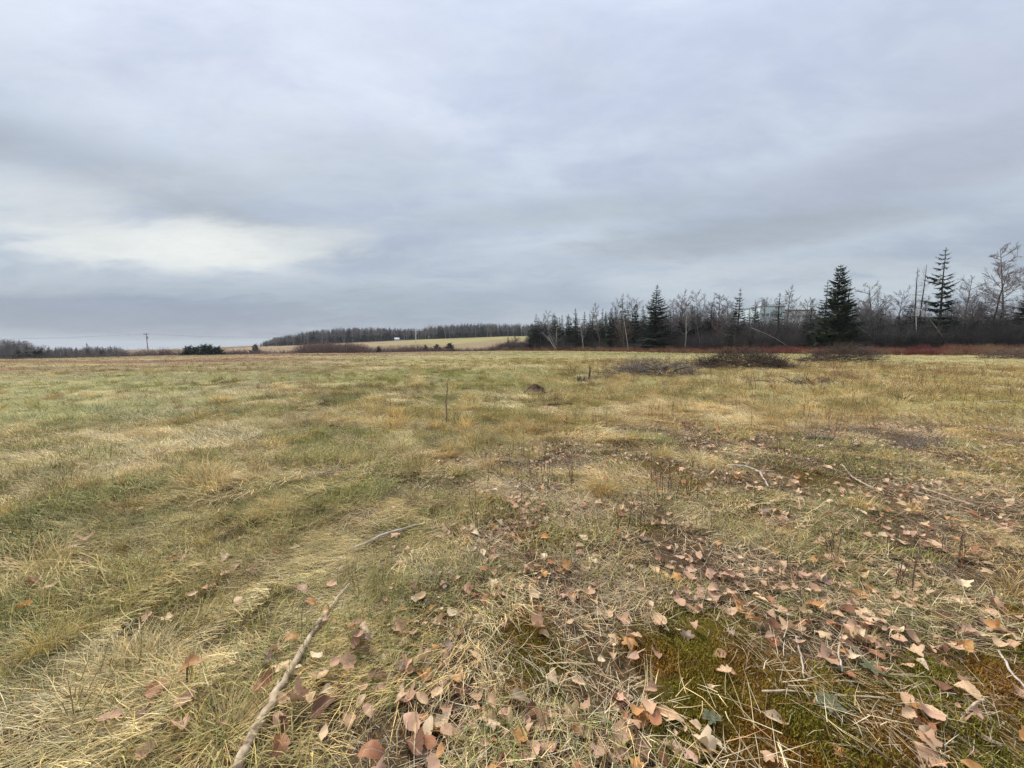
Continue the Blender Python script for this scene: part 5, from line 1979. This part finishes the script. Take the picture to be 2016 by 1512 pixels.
STEMS = [stem_mesh(i) for i in range(6)]
for bx, by, hh, place in SPOTS:
    sp = sorted((bx + rs.gauss(0, 26), by + rs.gauss(0, 12)) for _ in range(rs.randint(5, 8)))
    for k, (px, py) in enumerate(sp):
        x, y, z = ground(px, py)
        h = hh * rs.uniform(0.45, 1.05) * math.hypot(y, 0.6) / FPX
        o = link('cut_stem', rs.choice(STEMS), None, (x, y, z))
        o.scale = (min(0.28, h * 1.1),) * 2 + (h,)
        o.rotation_euler = (rs.gauss(0, 0.09), rs.gauss(0, 0.09), rs.uniform(0, 6.28))
        tag(o, 'thin dark upright stem %s, %s from left' % (place, nth(k + 1)), 'stem', 'cut stems')

# ---- weeds: low twiggy plants in the straw, right and middle
WEED = [shrub_mesh(70 + i, 9, 1.0, 0.35, r=0.006, tint=True, tw=6, sub=2) for i in range(3)]


def weeds():
    rg = np.random.default_rng(23)
    n = 4600
    r = np.sqrt(rg.uniform(5 ** 2, 42 ** 2, n))
    t = np.radians(rg.uniform(-25, 62, n))
    x, y = r * np.sin(t), r * np.cos(t)
    pr = ss(0.45, 0.65, fb(x, y, 4.5, 97)) * ss(-2, 6, x) * np.interp(r, [5, 10, 20, 42], [0.12, 0.3, 0.5, 0.5])
    k = rg.random(n) < pr
    x, y, r = x[k], y[k], r[k]
    m = len(x)
    h = rg.uniform(0.2, 0.6, m) * np.interp(r, [5, 14, 30], [0.7, 1.0, 1.3])
    q = rg.random((m, 1))
    T = (np.array([0.30, 0.17, 0.095]) * q + np.array([0.19, 0.11, 0.075]) * (1 - q)) * rg.uniform(0.8, 1.2, (m, 1))
    scatter('dry_weeds', np.stack([x, y, H(x, y)], -1), np.stack([rg.normal(0, .15, m), rg.normal(0, .15, m), rg.uniform(0, 6.28, m)], -1), h, rg.integers(0, 3, m), T, WEED, 'brown leafless weeds standing in the flattened straw', 'weeds')


weeds()


# ---- tussocks one can pick out
def tussock(px, py, h, n, col, label, rad=0.05, lift=(50, 88), w=(0.002, 0.0035)):
    x, y, z = ground(px, py)
    mb = MB()
    rnd = random
    for _ in range(n):
        r = rad * math.sqrt(random.random())
        t = random.uniform(0, 6.28)
        blade(mb, (r * math.cos(t), r * math.sin(t), -0.01), t + random.gauss(0, 0.7), h * random.uniform(0.5, 1.25), math.radians(random.uniform(*lift)), math.radians(random.uniform(30, 120)), random.uniform(*w), np.array(col) * bcol(0.65, 1.25, 0.25), 5, 0.1)
    o = mb.build('grass_tussock', 'needles', None, shade=True)
    o.location = (x, y, z)
    tag(o, label, 'grass tussock', 'grass tussocks')


STR, GLD, OLV, GRN = (0.56, 0.43, 0.2), (0.50, 0.30, 0.08), (0.33, 0.29, 0.10), (0.18, 0.22, 0.05)
tussock(1185, 975, 0.24, 260, (0.46, 0.31, 0.10), 'golden tussock among the leaves right of centre', 0.10)
tussock(955, 925, 0.30, 260, STR, 'tall blond tussock with upright tips near the centre', 0.09)
tussock(915, 945, 0.24, 220, OLV, 'olive tussock at the left foot of the tall blond tussock', 0.12)
tussock(1305, 905, 0.26, 220, (0.52, 0.42, 0.17), 'yellow tussock beyond the golden one', 0.09)
tussock(1245, 1105, 0.13, 120, (0.38, 0.27, 0.11), 'small clipped bunch of stalks behind the pale cupped leaf', 0.04, (70, 90))
tussock(785, 1340, 0.2, 240, GRN, 'fresh green tuft in the foreground right of the long branch', 0.06, (25, 70))
tussock(760, 1160, 0.2, 240, OLV, 'green yellow tuft by the tip of the long branch', 0.09, (25, 75))
tussock(1430, 1055, 0.22, 320, OLV, 'broad swept tuft of olive grass right of centre', 0.16, (25, 70))
tussock(1530, 1070, 0.22, 320, (0.5, 0.4, 0.19), 'broad swept tuft of blond grass beside the olive one', 0.16, (20, 65))
tussock(370, 1360, 0.2, 200, STR, 'straw tuft under the leaf caught on a stalk', 0.1, (15, 60))
tussock(960, 1480, 0.2, 260, (0.42, 0.33, 0.13), 'rusty straw tuft at the bottom edge near the centre', 0.08, (15, 60))
tussock(440, 1450, 0.22, 300, STR, 'blond tuft fanning out left of the long branch', 0.08, (15, 60))
tussock(255, 1010, 0.26, 240, (0.42, 0.29, 0.13), 'brown edged tuft standing alone on the left', 0.14, (40, 85))
tussock(350, 935, 0.2, 160, (0.20, 0.15, 0.10), 'dark withered clump in the green grass on the left', 0.12, (40, 85))
tussock(1772, 788, 0.4, 220, (0.16, 0.18, 0.07), 'dark green tussock standing in the straw at right', 0.2, (40, 85), (0.006, 0.01))
tussock(640, 800, 0.35, 120, (0.16, 0.13, 0.09), 'dark withered tuft beyond the yellow grass, left of the sapling', 0.1, (60, 88), (0.006, 0.01))
tussock(960, 860, 0.3, 200, (0.40, 0.36, 0.12), 'yellow green tuft right of the dead sapling', 0.1, (45, 85))


# ---- rosettes on the moss
def rosette(px, py, r, n, label, seed):
    x, y, z = ground(px, py)
    rnd = random.Random(seed)
    o = empty('rosette_weed', (x, y, z + 0.015))
    for i in range(n):
        a = 2.4 * i + rnd.gauss(0, 0.2)
        ln = r * (0.6 + 0.4 * (i / n)) * rnd.uniform(0.85, 1.1)
        V, F = [], []
        m = 7
        for k in range(m):
            t = k / (m - 1)
            w = 0.24 * ln * math.sin(math.pi * min(1, 0.08 + t * 0.93)) ** 0.7 * (1.15 if k % 2 else 0.85)
            zz = 0.25 * ln * math.sin(2.2 * t) * (1 - i / n * 0.6) + 0.02
            V += [(t * ln, w, zz + 0.12 * w), (t * ln, 0, zz), (t * ln, -w, zz + 0.12 * w)]
        for k in range(m - 1):
            F += [(3 * k, 3 * k + 3, 3 * k + 4, 3 * k + 1), (3 * k + 1, 3 * k + 4, 3 * k + 5, 3 * k + 2)]
        q = MB().add(V, F).build('leaf', 'rosette_leaf', o, True)
        q.rotation_euler = (0, 0, a)
    tag(o, label, 'weed', 'rosette weeds')


noisy('rosette_leaf', (0.095, 0.10, 0.05), (0.17, 0.165, 0.10), 60.0, 0.8, 0.003)
rosette(1628, 1399, 0.07, 13, 'larger grey green leaf rosette growing on the moss', 1)
rosette(1715, 1330, 0.055, 11, 'smaller grey green leaf rosette growing on the moss', 2)
rosette(1400, 1430, 0.05, 9, 'half hidden grey green rosette left of the larger one', 3)


# ---- pale stone at right
def stone(px, py, s, label, mat='paint_stone'):
    x, y, z = ground(px, py)
    rnd = random.Random(int(px))
    import bmesh
    bm = bmesh.new()
    bmesh.ops.create_icosphere(bm, subdivisions=2, radius=1)
    for v in bm.verts:
        v.co = Vector((v.co.x * s * 1.6, v.co.y * s, v.co.z * s * 0.55)) * rnd.uniform(0.82, 1.12)
    me = bpy.data.meshes.new('stone')
    bm.to_mesh(me)
    bm.free()
    me.materials.append(MATS[mat])
    o = link('stone', me, None, (x, y, z + s * 0.3))
    tag(o, label, 'stone')


noisy('paint_stone', (0.55, 0.53, 0.49), (0.72, 0.70, 0.66), 20.0, 0.85, 0.004)
stone(1884, 868, 0.045, 'pale flat stone in the straw at the right')
stone(1064, 793, 0.06, 'small pale stone just below the soil mound')


# ------------------------------------------------------------------ the damp air
def haze():
    m, t, out = nmat('damp_air')
    v = N(t, 'ShaderNodeVolumePrincipled', ins={'Density': 0.00012, 'Anisotropy': 0.2})
    v.inputs['Color'].default_value = (0.86, 0.91, 0.97, 1)
    t.links.new(v.outputs[0], out.inputs['Volume'])
    o = MB().box((-2700, -2700, -16), (2700, 2700, 45)).build('haze', 'damp_air')
    tag(o, 'thin damp air that greys the far woods', 'haze', kind='stuff')


haze()
